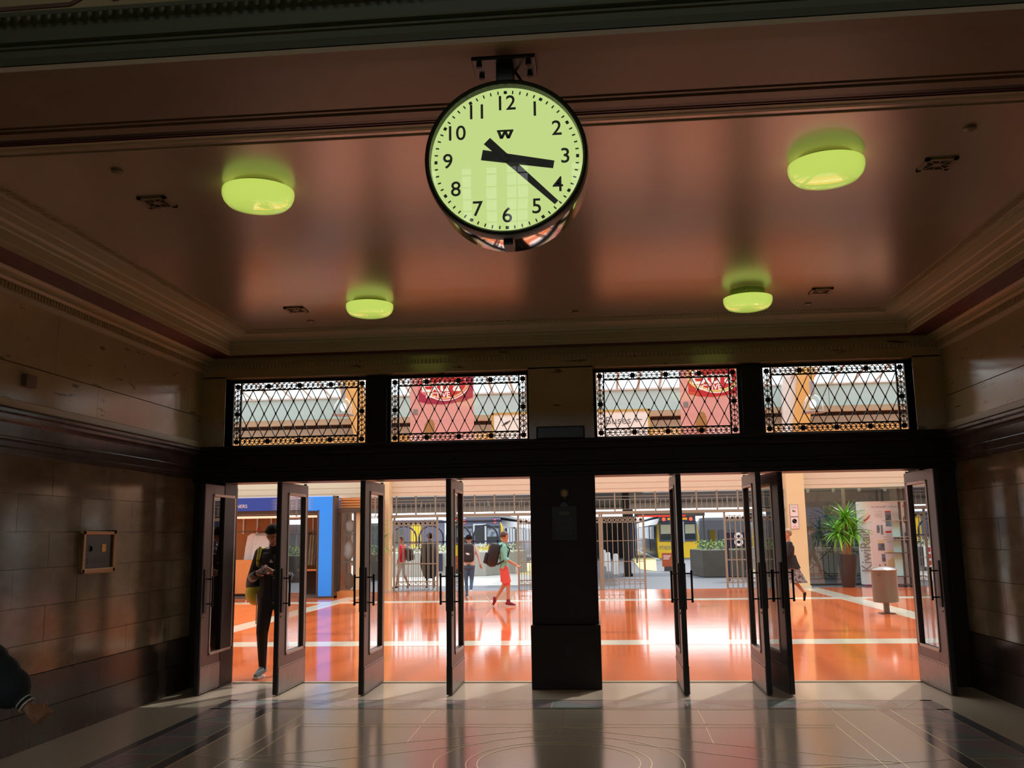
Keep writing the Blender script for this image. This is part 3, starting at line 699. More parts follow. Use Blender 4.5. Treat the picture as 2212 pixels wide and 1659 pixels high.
# ================================================================== CONCOURSE (the bright hall beyond the doors)
YG = 16.9
pf = bx('floor', orange, (-15, 14, 0.0, 17.0, -.2, 0.0), kind='structure', label='polished orange concourse floor with cream stripes')
for b in ((-15, 14, 3.46, 4.08), (-15, 14, 12.45, 13.05), (-6.88, -6.42, 4.08, 12.45), (-6.88, -6.42, 13.05, 16.6), (5.62, 6.1, 4.08, 12.45), (5.62, 6.1, 13.05, 16.9)):
    bx('floor_stripe', cream_inlay, (*b, -.02, .002), pf)
dg = MB().prism([(6.1, 6.2), (6.1, 8.6), (5.0, 12.45), (4.6, 12.45)], 'z', -.02, .0015); dg.b.free()
co = thing('wall_concourse', 'far concourse wall above the iron gates', None, (0, YG, 2.78), kind='structure')
bx('fascia', cream, (-15, 14, YG - .06, YG + .5, 2.79, 4.32), co)
for z in (2.89, 3.06, 3.3): bx('fascia_groove', ledge_m, (-15, 14, YG - .066, YG - .05, z, z + .01), co)
bx('lit_band', orange_col, (-15, 14, YG - .12, YG - .05, 4.32, 4.61), co)
bx('taupe_band', taupe, (-15, 14, YG - .03, YG + .5, 4.61, 4.87), co)
bx('vent_slot', slot_m, (-15, 14, YG + .05, YG + .5, 4.87, 4.98), co)
B = MB(); x = -12
while x < 12: B.box(x, x + .02, YG - .0, YG + .06, 4.87, 4.98); x += .07
B.build('slot_fins', slot_m, co, kind='stuff')
bx('ledge', ledge_m, (-15, 14, YG - .14, YG + .5, 4.98, 5.07), co); bx('ledge', ledge_m, (-15, 14, YG - .08, YG + .5, 5.075, 5.16), co)
x = -15
while x < 14:
    bx('wall_panel', pale_wall, (x + .006, x + 3.62, YG + .02, YG + .5, 5.165, 5.80), co); x += 3.63
bx('wall_plate', white_p, (-15, 14, YG - .04, YG + .5, 5.80, 5.85), co)
# open skylight roof: ribs, purlins and the solid edge near the building
rf = thing('roof', 'concourse skylight roof with thin sloping ribs', None, (0, 12, 7), kind='structure')
x = -12.4
while x < 12.5:
    MB().prism([(YG, 5.82), (YG, 5.92), (3.0, 8.2), (3.0, 8.1)], 'x', x, x + .07).build('roof_rib', white_p, rf); x += .62
bx('roof_purlin', white_p, (-15, 14, 9.9, 10.1, 6.95, 7.08), rf)
bx('roof_edge', cream, (-15, 14, 0, 3.2, 8.1, 8.6), rf)
for x0, x1 in ((-15.3, -15), (14, 14.3)):
    bx('end_wall', cream, (x0, x1, 0, YG + .4, 0, 8.5), rf)
# columns and braces
for (xa, xb, s, lab) in ((-6.40, -6.12, -1, 'cream column at the left end of the iron gates'), (5.32, 5.82, 1, 'cream column with two notices at the right end of the iron gates')):
    c = thing('column', lab, 'column', ((xa + xb) / 2, YG - .3, 0))
    bx('shaft', cream_col, (xa, xb, YG - .38, YG + .1, 0, 4.32), c, bevel=.02)
    bx('column_foot', cream, (xa - .02, xb + .02, YG - .40, YG + .1, 0, .08), c)
    if s < 0: pr = [(-7.01, 4.3), (-6.74, 4.3), (-6.90, 6.3), (-7.75, 6.6)]
    else: pr = [(5.50, 4.1), (5.93, 4.1), (6.27, 6.2), (5.80, 6.2)]
    MB().prism(pr, 'y', YG - .75, YG - .4).build('brace', orange_col, c)
    pr2 = [(-7.05, 4.5), (-7.0, 4.5), (-7.7, 6.6), (-7.85, 6.6)] if s < 0 else [(5.28, 4.1), (5.50, 4.1), (5.80, 6.2), (5.38, 6.2)]
    MB().prism(pr2, 'y', YG - .62, YG - .4).build('lit_brace_face', white_p, c)  # white piece paints the lit face of the orange brace
for z, lab in ((2.0, 'upper white notice on the cream column, small picture under text'), (1.655, 'lower white notice on the cream column, with a no-smoking circle')):
    n = thing('notice', lab, 'notice', (5.49, YG - .4, z))
    bx('sheet', board_m, (5.385, 5.60, YG - .395, YG - .383, z, z + .32), n); 
    B = MB()
    for b in ((5.38, 5.605, z - .006, z + .002), (5.38, 5.605, z + .318, z + .326), (5.38, 5.388, z, z + .32), (5.597, 5.605, z, z + .32)): B.box(b[0], b[1], YG - .40, YG - .383, b[2], b[3])
    B.build('sheet_frame', grey_txt, n)
    if z < 1.9:
        MB().lathe([(.058, YG - .399), (.058, YG - .395), (.068, YG - .395), (.068, YG - .399)], (5.49, 0, z + .21), 'y', n=24).build('ban_circle', grey_txt, n)
        B = MB(); seg2(B, (5.45, z + .25), (5.53, z + .17), .01, YG - .40, YG - .396); B.build('ban_bar', grey_txt, n)
        text('NO', 'lettering', grey_txt, (5.49, YG - .40, z + .09), FR, .03, n); text('SMOKING', 'lettering', red_txt, (5.49, YG - .40, z + .05), FR, .03, n)
    else:
        MB().ball((5.47, YG - .398, z + .15), .03, 1, .1, 1).build('picture', green_txt, n); MB().ball((5.51, YG - .398, z + .14), .025, 1, .1, 1).build('picture', red_txt, n)
        for k in range(3): bx('print_line', grey_txt, (5.42, 5.57, YG - .398, YG - .394, z + .22 + k * .025, z + .226 + k * .025), n)
# iron gates --------------------------------------------------------------
gb = thing('gate_screen', 'tan iron screen of short bars running over the gate openings', 'gate screen', (-.4, YG, 2.2))
bx('transom', gate_m, (-6.12, 5.32, YG - .05, YG + .05, 2.15, 2.24), gb); 
for z in (2.285, 2.57, 2.655): bx('rail', gate_m, (-6.12, 5.32, YG - .012, YG + .012, z, z + .018), gb)
x = -5.99; k = 0
while x < 5.3:
    if k % 4 == 0: bx('post', gate_m, (x - .02, x + .02, YG - .025, YG + .025, 2.24, 2.80), gb)
    else: bx('bar', gate_m, (x - .009, x + .009, YG - .009, YG + .009, 2.285, 2.585), gb)
    x += .147; k += 1
barsrc = MB().box(-.010, .010, -.010, .010, 0, 1).build('bar', gate_m); barsrc_used = [False]
def gate(x0, x1, lab, back=0, yy=YG, posts=True):
    g = thing('iron_gate', lab, 'gate', ((x0 + x1) / 2, yy, 0), group='tan iron gates of the concourse')
    for q in (x0, x1): bx('gate_post', gate_m, (q - .028, q + .028, yy - .03, yy + .03, 0, 2.15), g)
    for z in (.01, .155, .275, .79, 1.38, 1.905, 2.05): bx('gate_rail', gate_m, (x0, x1, yy - .013, yy + .013, z, z + .018), g)
    n = max(2, round((x1 - x0) / .15)); w = (x1 - x0) / n
    for k in range(1, n):
        if barsrc_used[0]: c = barsrc.copy(); COL.objects.link(c)
        else: c = barsrc; barsrc_used[0] = True
        c.location = (x0 + k * w, yy, .01); c.scale = (1, 1, 2.05); attach(c, g)
    B = MB()
    for k in range(n):
        xc = x0 + (k + .5) * w
        B.lathe([(.044, yy - .008), (.044, yy + .008), (.056, yy + .008), (.056, yy - .008), (.044, yy - .008)], (xc, 0, 1.985), 'y', n=14)
        B.lathe([(.018, yy - .008), (.018, yy + .008), (.028, yy + .008), (.028, yy - .008), (.018, yy - .008)], (xc, 0, 1.985), 'y', n=10)
        for s in (-1, 1): arc2_y(B, (xc + s * w / 2, .275), w * .42, pi if s > 0 else 0, (pi + pi / 2) if s > 0 else -pi / 2, yy)
    B.build('scrollwork', gate_m, g, kind='stuff')
    if back:
        B = MB(); yb = yy + back
        for k in range(n + 1): B.box(x0 + (k + .35) * w * .93 - .007, x0 + (k + .35) * w * .93 + .007, yb - .007, yb + .007, .02, 2.1)
        for z in (.16, .28, .8, 1.39, 1.92, 2.06): B.box(x0, x1 - .05, yb - .01, yb + .01, z, z + .014)
        B.build('rear_leaf', gate_m, g)
def arc2_y(B, c, r, a0, a1, yy):
    pts = [(c[0] + r * cos(a0 + (a1 - a0) * i / 5), c[1] + r * sin(a0 + (a1 - a0) * i / 5)) for i in range(6)]
    for p, q in zip(pts[:-1], pts[1:]): seg2(B, p, q, .014, yy - .008, yy + .008)
gate(-6.05, -4.76, 'leftmost iron gate, with the dark figure behind it', .35)
gate(-2.36, -1.25, 'iron gate just right of the boy in coral shorts', .3)
gate(-1.15, .02, 'iron gate hidden mostly by the centre pier', .3)
gate(.08, 1.28, 'iron gate just right of the centre pier')
gate(3.60, 5.26, 'iron gate in front of the platform sign with the figure eight', .35)

# kiosk -------------------------------------------------------------------
ki = thing('kiosk', 'blue-fronted clothes kiosk with plywood walls', 'kiosk', (-9.2, 14.5, 0))
bx('fascia_board', blue, (-11.6, -8.15, 14.46, 14.6, 2.36, 2.72), ki, bevel=.005)
bx('fascia_board', blue_l, (-8.15, -7.22, 14.46, 14.6, 2.34, 2.72), ki, bevel=.005)
bx('pillar', blue_l, (-7.60, -7.22, 14.45, 14.75, .05, 2.34), ki, bevel=.005)
for b in ((-7.66, -7.60, 14.46, 14.8, 0, 2.36), (-7.22, -7.16, 14.43, 14.8, 0, 2.74), (-7.66, -7.16, 14.44, 14.8, 0, .05)): bx('pillar_trim', steel_dark, b, ki)
text('CLEANERS', 'lettering', white_p, (-9.63, 14.452, 2.49), FR, .135, ki, align='RIGHT', ext=.003)
for k in range(8):
    z = 2.39 + k * .04
    MB().prism([(-8.98 + .02 * (k % 2), z), (-8.35, z - .008), (-7.75, z), (-8.35, z + .016)], 'y', 14.452, 14.46).build('speed_line', white_p, ki)
bx('soffit', steel_dark, (-11.6, -7.66, 14.55, 16.4, 2.26, 2.36), ki); bx('light_strip', mat('shop_tube', (1, .85, .7), .4, emit=(1, .62, .42), es=1.0), (-11.4, -7.7, 14.95, 15.05, 2.17, 2.23), ki)
bx('rear_panel', wood, (-11.6, -7.2, 16.3, 16.4, 0, 2.4), ki); bx('side_panel', wood, (-7.66, -7.60, 14.8, 16.4, 0, 2.3), ki)
bx('kiosk_roof', white_p, (-11.6, -7.16, 14.6, 16.45, 2.70, 2.745), ki); bx('kiosk_floor', conc_dark, (-11.6, -7.66, 14.6, 16.4, 0, .05), ki)
for k in range(4): bx('roof_slat', wood_l, (-7.16, -6.2, 15.0 + .0, 16.35, 2.42 + k * .07, 2.47 + k * .07), ki)
bx('slat_backing', wood, (-7.16, -6.25, 15.05, 16.3, 2.40, 2.70), ki)
for k in range(6): bx('wall_rail', white_p, (-10.45 + k * .42, -10.40 + k * .42, 16.26, 16.30, 1.75, 2.2), ki)
bx('hanging_rail', steel_dark, (-11.2, -7.7, 15.44, 15.47, 1.80, 1.83), ki)
bx('low_shelf', wood_l, (-8.9, -7.66, 15.1, 16.3, .70, .75), ki); bx('low_cabinet', slot_m, (-8.8, -7.68, 15.7, 16.3, .05, .70), ki)
cn_ = thing('counter', 'orange plywood counter below the white shirts', 'counter', (-9.9, 15, 0))
bx('counter_front', wood_l, (-10.9, -9.05, 14.75, 15.25, .12, 1.03), cn_, bevel=.005); bx('counter_plinth', black_p, (-10.85, -9.1, 14.8, 15.2, .0, .12), cn_)
bx('plinth_bracket', white_p, (-9.72, -9.69, 14.74, 14.8, .0, .14), cn_)
def garment(x, m, lab, grp, yy=15.45, w=.3, ln=.78, tilt=0):
    g = thing('hanging_garment', lab, 'clothes', (x, yy, 1.8), tilt, grp)
    B = MB(); pr = [(-.05, -.04), (-.17, -.11), (-w * .75, -.42), (-w * .9, -ln), (-w * .3, -ln - .02), (w * .3, -ln), (w * .9, -ln - .02), (w * .75, -.42), (.17, -.11), (.05, -.04)]
    B.prism(pr, 'y', -.035, .035); B.build('cloth', m, g, world=False, bevel=.012)
    MB().path([(-.16, 0, -.10), (0, 0, -.03), (0, 0, .03)], .006).build('hanger', steel_dark, g, world=False)
    return g
for k in range(9):
    garment(-9.78 + (k > 0) * .10 + k * .055, white_cloth, 'white shirt hanging face-on over the orange counter, first on the rail' if k == 0 else 'white shirt seen from the side in the row behind the face-on one', 'white shirts on the kiosk rail', 15.45 - .05 * (k == 0), .30, .80, 0 if k == 0 else 1.15)
for k in range(5): garment(-9.10 + k * .09, dark_cloth, 'black shirt hanging right of the white shirts', 'black shirts on the kiosk rail', 15.5, .26, .7, 1.0)
for k in range(9): garment(-8.42 + k * .08, khaki_cloth if k % 3 != 1 else dark_cloth, 'plastic-covered khaki or dark garment beside the blue pillar', 'covered garments beside the blue pillar', 15.45, .26, .95, 1.1)
MB().ball((-9.62, 15.36, 1.86), .055, 1, .3, 1).build('rail_tag', mat('tag_red', (.25, .02, .03), .5), ki)
dc = thing('display_case', 'glass display case with dark frame beside the blue pillar', 'display case', (-6.95, 15.3, 0))
for b in ((-7.16, -7.10, 14.75, 14.81, .16, 2.3), (-6.72, -6.66, 14.75, 14.81, .16, 2.3), (-7.16, -7.10, 15.6, 15.66, .16, 2.3)): bx('case_post', steel_dark, b, dc)
bx('case_base', wood_l, (-7.16, -6.66, 14.75, 15.66, 0, .18), dc); bx('case_top', steel_dark, (-7.2, -6.5, 14.7, 15.7, 2.28, 2.40), dc)
bx('case_side', cream_col, (-6.70, -6.66, 14.82, 15.66, .18, 2.28), dc); bx('case_glass', glass, (-7.10, -6.72, 14.76, 14.77, .18, 2.28), dc)
for z in (.92, 1.66): bx('case_shelf', steel_dark, (-7.14, -6.70, 14.78, 15.6, z, z + .04), dc)
for (x, z, m_, s, lab) in ((-6.95, .97, white_cloth, 2.0, 'pale cloth stack on the middle shelf of the display case'), (-6.92, 1.71, white_cloth, 1.4, 'pale folded cloth on the top shelf of the display case'), (-6.93, .19, dark_cloth, 1.6, 'dark bag at the bottom of the display case')):
    o = MB().ball((x, 15.15, z + .14 * s), .14, 1, .9, s, 14, 8).build('cloth_bundle', m_, label=lab, cat='goods', smooth=True)
    for v in o.data.vertices: v.co += Vector((math.sin(v.co.z * 31) * .012, math.sin(v.co.x * 40 + v.co.z * 20) * .012, 0))
    attach_loc = None
# yuccas -------------------------------------------------------------------
leaf_me = [None]
def yucca(name, lab, px, py, pot, heads, nl, pl):
    y = thing(name, lab, 'plant', (px, py, 0))
    if pot:
        MB().lathe([(.0, .0), (.17, .0), (.175, .01), (.285, .90), (.285, .915), (.262, .915), (.255, .86), (0, .86)], (px, py, 0), n=40).build('pot', pot_m, y, smooth=True)
        MB().lathe([(0, .87), (.25, .865)], (px, py, 0), n=20).build('soil', conc_dark, y)
    for (hx, hy, hz, bxx, nn) in heads:
        pts = [(px + bxx, py, .84), (px + bxx + (hx - bxx) * .35, py + hy * .4, .84 + (hz - .84) * .45), (px + hx, py + hy, hz)]
        MB().tube(pts[0], pts[1], .045, .038).tube(pts[1], pts[2], .038, .03).build('trunk', trunk_m, y, smooth=True)
        for k in range(nn):
            if leaf_me[0] is None:
                B = MB(); vs = []
                for i in range(6):
                    t = i / 5; w = .031 * (1 - t) ** .6 * (1 if i else .5) + .002; z_ = -.16 * t * t
                    vs.append((B.b.verts.new((t * .5, -w, z_ + .008)), B.b.verts.new((t * .5, 0, z_)), B.b.verts.new((t * .5, w, z_ + .008))))
                for a, b in zip(vs[:-1], vs[1:]):
                    B.b.faces.new((a[0], a[1], b[1], b[0])); B.b.faces.new((a[1], a[2], b[2], b[1]))
                o = B.build('leaf', leaf_m, None, smooth=True); leaf_me[0] = o
            else: o = leaf_me[0].copy(); COL.objects.link(o)
            az = k * 2.399 + random.uniform(-.2, .2); el = R_(80) - (k / nn) ** .8 * R_(125) + random.uniform(-.12, .12)
            o.rotation_euler = (0, -el, az); sc = random.uniform(.85, 1.15) * pl; o.scale = (sc, sc * 1.15, sc); o.parent = None
            o.location = (px + hx, py + hy, hz + random.uniform(-.05, .05)); attach(o, y)
yucca('potted_yucca', 'yucca with a leafy crown in a tall black tapered pot beside the display board', 6.98, 17.0, True, [(.03, 0, 1.92, .03, 70), (-.20, -.05, 1.52, -.05, 56), (.22, .03, 1.56, .06, 52)], 0, 1.15)
yucca('potted_yucca', 'yucca seen behind the kiosk display case at the left column', -6.52, 16.15, True, [(.0, 0, 1.85, 0, 40), (-.15, 0, 1.5, -.04, 24), (.22, 0, 1.42, .04, 24)], 0, .9)
# display board --------------------------------------------------------------
db = thing('display_board', 'tall white and pink company display board with charts beside the yucca', 'display board', (8.2, 17.3, 0))
bd = [(7.46, 0, 0), ]
MB().lathe([(.30, .04), (.30, 2.40), (.285, 2.40), (.285, .04)], (7.80, 17.66, 0), 'z', n=14, a0=R_(180), a1=R_(270)).build('curved_end', white_p, db, smooth=True)
bx('panel', board_m, (7.80, 8.62, 17.35, 17.39, .04, 2.40), db); bx('panel', board_m, (8.64, 9.45, 17.35, 17.39, .04, 2.40), db)
bx('panel_edge', mat('magenta_edge', (.35, .02, .12), .5), (7.52, 8.62, 17.34, 17.40, .02, .045), db)
text('KiwiRail', 'lettering', grey_txt, (7.62, 17.352, .98), (pi / 2, -pi / 2, 0), .42, db, ext=.002, sx=.85)
for k, (m_, dx) in enumerate(((red_txt, 0), (red_txt, .05), (ylw_txt, -.06))):
    B = MB(); seg2(B, (7.56 + dx, 1.78 + .06 * k), (7.78 + dx * .5, 1.95 + .06 * k), .022, 17.345, 17.352); B.build('emblem_stroke', m_, db)
text('The Overview', 'lettering', grey_txt, (8.02, 17.345, 2.24), FR, .075, db, ext=.001, sx=.8)
text('2011-12 Results', 'lettering', grey_txt, (8.38, 17.345, 2.24), FR, .085, db, ext=.001, sx=.72)
text('Rail', 'lettering', red_txt, (8.80, 17.345, 2.24), FR, .12, db, ext=.001)
def patch(m_, x0, x1, z0, z1, n='printed_patch'): bx(n, m_, (x0, x1, 17.343, 17.35, z0, z1), db)
for z in (1.95, 1.99, 2.03, 2.10): patch(mat('pale_print', (.5, .42, .44), .6), 7.93, 8.14, z, z + .008, 'print_line')
patch(photo_m, 8.22, 8.38, 1.68, 2.08); patch(red_txt, 8.22, 8.38, 2.08, 2.12)
for k in range(6): patch(MAT['pale_print'], 8.42, 8.60, 1.88 + k * .035, 1.888 + k * .035, 'print_line')
MB().lathe([(.035, 17.343), (.035, 17.349), (.075, 17.349), (.075, 17.343), (.035, 17.343)], (8.53, 0, 1.76), 'y', n=24).build('ring_chart', red_txt, db)
MB().lathe([(.035, 17.340), (.035, 17.346), (.076, 17.346), (.076, 17.340), (.035, 17.340)], (8.53, 0, 1.76), 'y', n=8, a0=.3, a1=1.6).build('ring_chart', blue_txt, db)
patch(red_txt, 8.20, 8.36, 1.50, 1.55); patch(photo_m, 8.40, 8.58, 1.10, 1.52)
for k in range(6): patch(MAT['pale_print'], 8.21, 8.36, 1.22 + k * .04, 1.228 + k * .04, 'print_line')
patch(ylw_txt, 8.20, 8.36, .92, .98); patch(mat('soft_yellow', (.8, .62, .35), .6), 8.20, 8.56, .56, .72)
for k in range(7): patch(MAT['soft_yellow'], 8.22 + k * .05, 8.255 + k * .05, .72, .74 + .02 * (k % 4) + k * .008, 'chart_bar')
patch(green_txt, 8.20, 8.36, .40, .46); patch(blue_txt, 8.40, 8.58, .41, .47)
patch(photo_m, 7.96, 8.04, 1.50, 1.72); patch(grey_txt, 8.07, 8.13, 1.45, 1.72); patch(photo_m, 7.96, 8.14, 1.0, 1.2); patch(MAT['soft_yellow'], 7.96, 8.14, 1.2, 1.3); patch(photo_m, 8.04, 8.14, .68, .9)
for (x, z) in ((7.97, .58), (8.03, .47), (8.12, .6), (7.98, .36), (8.0, .2)): MB().ball((x, 17.347, z), .03, .7, .1, 1.2, 10, 6).build('printed_dot', bean, db)
MB().lathe([(0, 17.343), (.14, 17.343), (.14, 17.349)], (8.84, 0, 1.86), 'y', n=24).build('pie_chart', bean, db); patch(photo_m, 8.72, 8.98, 1.2, 1.5)
# glass screen ------------------------------------------------------------------
gs = thing('glass_screen', 'steel and aqua glass screen in front of the display board', 'glass screen', (9.0, 16.9, 0))
for x in (8.50, 8.66): bx('screen_post', steel_dark, (x, x + .05, 16.95, 17.03, 0, 2.78), gs)
bx('screen_post', steel_dark, (9.9, 9.96, 16.95, 17.03, 0, 2.78), gs)
for (z0, z1, m_) in ((.30, .92, aqua), (.95, 1.28, aqua), (1.38, 1.82, aqua), (1.85, 2.35, glass), (2.40, 2.76, glass)):
    for (a, b) in ((8.28, 8.50), (8.71, 9.88)): bx('glass_panel', m_, (a, b, 16.98, 16.992, z0, z1), gs)
for z in (.06, .28, .93, 1.30, 1.37, 1.83, 2.37, 2.74): bx('glass_fin', steel_dark if z < 1 else gate_m, (8.02 if z > .9 else 8.3, 9.9, 16.72, 16.98, z, z + .018), gs)
# rubbish bin -------------------------------------------------------------------
rb = thing('rubbish_bin', 'beige metal litter bin with a domed lid on a single post', 'bin', (5.49, 8.4, 0))
MB().lathe([(.0, .215), (.225, .215), (.235, .225), (.236, .80), (.24, .81), (.24, .825), (0, .825)], (5.49, 8.4, 0), n=44).build('drum', bin_m, rb, smooth=True)
MB().lathe([(.25, .815), (.255, .83), (.22, .855), (.12, .885), (.0, .895)], (5.49, 8.4, 0), n=44).build('lid', bin_lid, rb, smooth=True)
bx('post', bin_m, (5.445, 5.535, 8.36, 8.44, 0, .22), rb); bx('foot_plate', steel_dark, (5.36, 5.62, 8.28, 8.52, 0, .012), rb)
bx('drum_seam', steel_dark, (5.30, 5.36, 8.185, 8.2, .735, .745), rb)
# right bay: dark glazed opening with fence and a hanging board behind ------------------------------
rg = thing('glazed_screen', 'tall glazed opening with a slim mullion behind the yucca', 'glazed screen', (7.5, 17.6, 0))
bx('mullion', gate_m, (7.22, 7.30, 18.0, 18.08, 0, 2.85), rg); bx('sill', steel_dark, (5.85, 12, 18.0, 18.1, 0, .05), rg); bx('pane', glass, (5.85, 12, 18.03, 18.04, .05, 2.85), rg)
for k in range(5): MB().lathe([(.04, 2.72), (.05, 2.80), (.03, 2.84)], (6.3 + k * .75, 18.3, 0), n=12).build('downlight', gate_m, rg, smooth=True)
fz = thing('lattice_fence', 'dark iron fence with cross bars behind the yucca', 'fence', (8, 20.2, 0))
for z in (.06, .22, .9, 1.33, 1.62): bx('fence_rail', steel_dark, (6.2, 13, 20.18, 20.22, z, z + .03), fz)
x = 6.25
while x < 12: bx('fence_bar', steel_dark, (x - .009, x + .009, 20.19, 20.21, .06, 1.35), fz); x += .16
for (a, b) in (((6.3, .1), (7.5, 1.2)), ((7.6, 1.3), (9.0, .1)), ((6.35, 1.9), (7.4, 1.2)), ((6.3, .9), (7.3, .1))):
    B = MB(); seg2(B, a, b, .03, 20.12, 20.16); B.build('fence_brace', steel_dark, fz)
hb = thing('hanging_board', 'pale grey hanging sign board high behind the yucca', 'sign', (7.9, 19.5, 2.2))
bx('board', mat('board_grey', (.32, .30, .29), .6), (7.0, 9.1, 19.5, 19.55, 2.06, 2.36), hb)
text('PLATFORM', 'lettering', grey_txt, (7.55, 19.49, 2.28), FR, .11, hb, sx=-1, ext=.001); text('NO SMOKING', 'lettering', grey_txt, (8.0, 19.49, 2.14), FR, .11, hb, sx=-1, ext=.001)
bx('number_panel', mat('panel_olive', (.30, .34, .26), .5), (7.66, 7.98, 19.6, 19.64, 1.55, 1.98), label='small grey-green panel with the number nine above the fence', cat='sign')
text('9', 'number', sign_w, (7.82, 19.595, 1.77), FR, .25, bpy.data.objects['number_panel'], ext=.002)
bx('canopy_roof', canopy_m, (-2.3, 1.75, 21, 47.5, 3.16, 3.45), label='dark flat roof over the shaded platform right of the pier', cat='canopy')
for q in (-2.1, 1.5): bx('roof_post', steel_dark, (q, q + .14, 44, 44.14, 0, 3.16), bpy.data.objects['canopy_roof'])
cr = bx('canopy', canopy_m, (5.9, 16, 18.4, 26, 2.45, 2.9), label='low dark canopy over the platform entrance on the right', cat='canopy')
bx('canopy_post', canopy_m, (10.3, 10.5, 23, 23.2, 0, 2.45), bpy.data.objects['canopy'])
hut = thing('platform_hut', 'dark navy hut with windows beyond the lattice fence', 'hut', (10.5, 29, 0))
bx('hut_wall', navy, (7.0, 14.5, 28, 29.7, 0, 2.75), hut)
for k in range(5): bx('hut_window', wind, (7.4 + k * 1.4, 8.4 + k * 1.4, 27.95, 28.0, 1.35, 2.1), hut)
# ================================================================== PLATFORM AREA
bx('ground', asphalt, (-60, 60, 17.0, 120, -.25, -.01), kind='structure', label='grey asphalt forecourt of the platforms')
bx('pavement', concrete, (-40, -1.7, 20.0, 44, -.1, -.003), kind='structure', label='sunlit pale concrete paving on the left of the platforms')
def platform(x0, x1, y0, y1, idx):
    p = bx(f'trim_{idx}', asphalt, (x0, x1, y0, y1, -.1, .01), kind='structure', label='platform strip with a pale yellow edge')
    return p
B = MB().prism([(1.75, 32), (2.35, 29.5), (3.35, 47), (3.35, 110), (2.9, 110)], 'z', -.01, .012)
B.build('trim_7', yellow_line, kind='structure', label='yellow tactile strip along the right platform edge')
MB().prism([(3.35, 47), (3.6, 47), (3.6, 110), (3.35, 110)], 'z', -.01, .02).build('trim_8', white_p, kind='structure', label='white edge line of the right platform')
MB().prism([(-3.4, 28), (-2.4, 27), (-4.6, 70), (-5.2, 70)], 'z', -.01, .012).build('trim_9', yellow_line, kind='structure', label='yellow tactile strip along the left platform edge')
def hedge(par, x0, x1, y0, y1, z0, z1, m_, n=700):
    B = MB()
    for k in range(n):
        p = Vector((random.uniform(x0, x1), random.uniform(y0, y1), random.uniform(z0, z1)))
        a = Vector((random.uniform(-1, 1), random.uniform(-1, 1), random.uniform(-1, 1))).normalized() * .06; b = a.orthogonal().normalized() * .03
        B.b.faces.new([B.b.verts.new(q) for q in (p - a, p + b, p + a, p - b)])
    o = B.build('foliage', m_, par, kind='stuff')
def planter(name_l, pts, z, m_, hm, hz):
    p = thing('planter', name_l, 'planter', (*pts[0], 0))
    B = MB().prism(pts, 'z', 0, z); B.build('concrete_box', m_, p, bevel=.02)
    xs = [q[0] for q in pts]; ys = [q[1] for q in pts]
    hedge(p, min(xs) + .15, max(xs) - .1, min(ys) + .1, max(ys) - .4, z - .05, hz, hm)
    return p
planter('pale concrete planter with a low hedge behind the walking men', [(-9.4, 27), (-4.54, 27), (-3.2, 30), (-3.2, 31), (-9.4, 31)], .93, conc_plant, hedge_p, 1.25)
planter('dark concrete planter with a green hedge beside the sign with the figure eight', [(3.66, 23.8), (6.6, 23.8), (6.6, 26.3), (3.45, 26.3)], .95, conc_dark, hedge_m, 1.30)
planter('pale planter with bright hedge beyond the lattice fence', [(7.2, 24), (14, 24), (14, 26), (7.2, 26)], .95, conc_plant, hedge_m, 1.4)
for (x, y, lab) in ((1.03, 25.3, 'black canopy post behind the iron gate right of the pier'),):
    p = thing('canopy_post', lab, 'post', (x, y, 0)); bx('shaft', black_p, (x - .13, x + .13, y - .1, y + .1, 0, 4.6), p); bx('shaft_foot', black_p, (x - .18, x + .18, y - .15, y + .15, 0, .1), p)
for x, y, lab in ((.62, 27, 'white bollard nearest the black canopy post'), (.35, 30, 'second white bollard from the black canopy post'), (.2, 36, 'third white bollard from the black canopy post'), (.1, 42, 'farthest white bollard down the shaded platform')):
    MB().lathe([(.09, 0), (.09, .75), (.06, .80), (0, .81)], (x, y, 0), n=14).build('bollard', white_p, label=lab, cat='bollard', group='white platform bollards', smooth=True)
sn = thing('platform_sign', 'navy platform sign with a large white figure eight behind the right iron gate', 'sign', (4.55, 21, 0))
bx('sign_panel', navy, (4.12, 5.0, 21, 21.08, 1.06, 1.58), sn, bevel=.01); text('8', 'number', sign_w, (4.56, 20.99, 1.32), FR, .60, sn, ext=.004, off=.012)
for x in (4.2, 4.92): bx('sign_leg', navy, (x - .03, x + .03, 21.02, 21.06, 0, 1.06), sn)
bx('sign_panel', navy, (4.75, 5.1, 21.2, 21.25, .35, .95), sn)
os_ = thing('standing_sign', 'small orange notice stand on the platform by the yellow train', 'sign', (2.9, 30, 0))
bx('sign_panel', mat('sign_orange', (.50, .10, .03), .5), (2.62, 3.22, 30, 30.03, .17, .74), os_); bx('sign_base', steel_dark, (2.7, 3.15, 29.9, 30.15, 0, .17), os_)
for k in range(4): bx('print_line', sign_w, (2.68, 3.0 - .03 * k, 29.99, 30.0, .62 - k * .05, .635 - k * .05), os_)
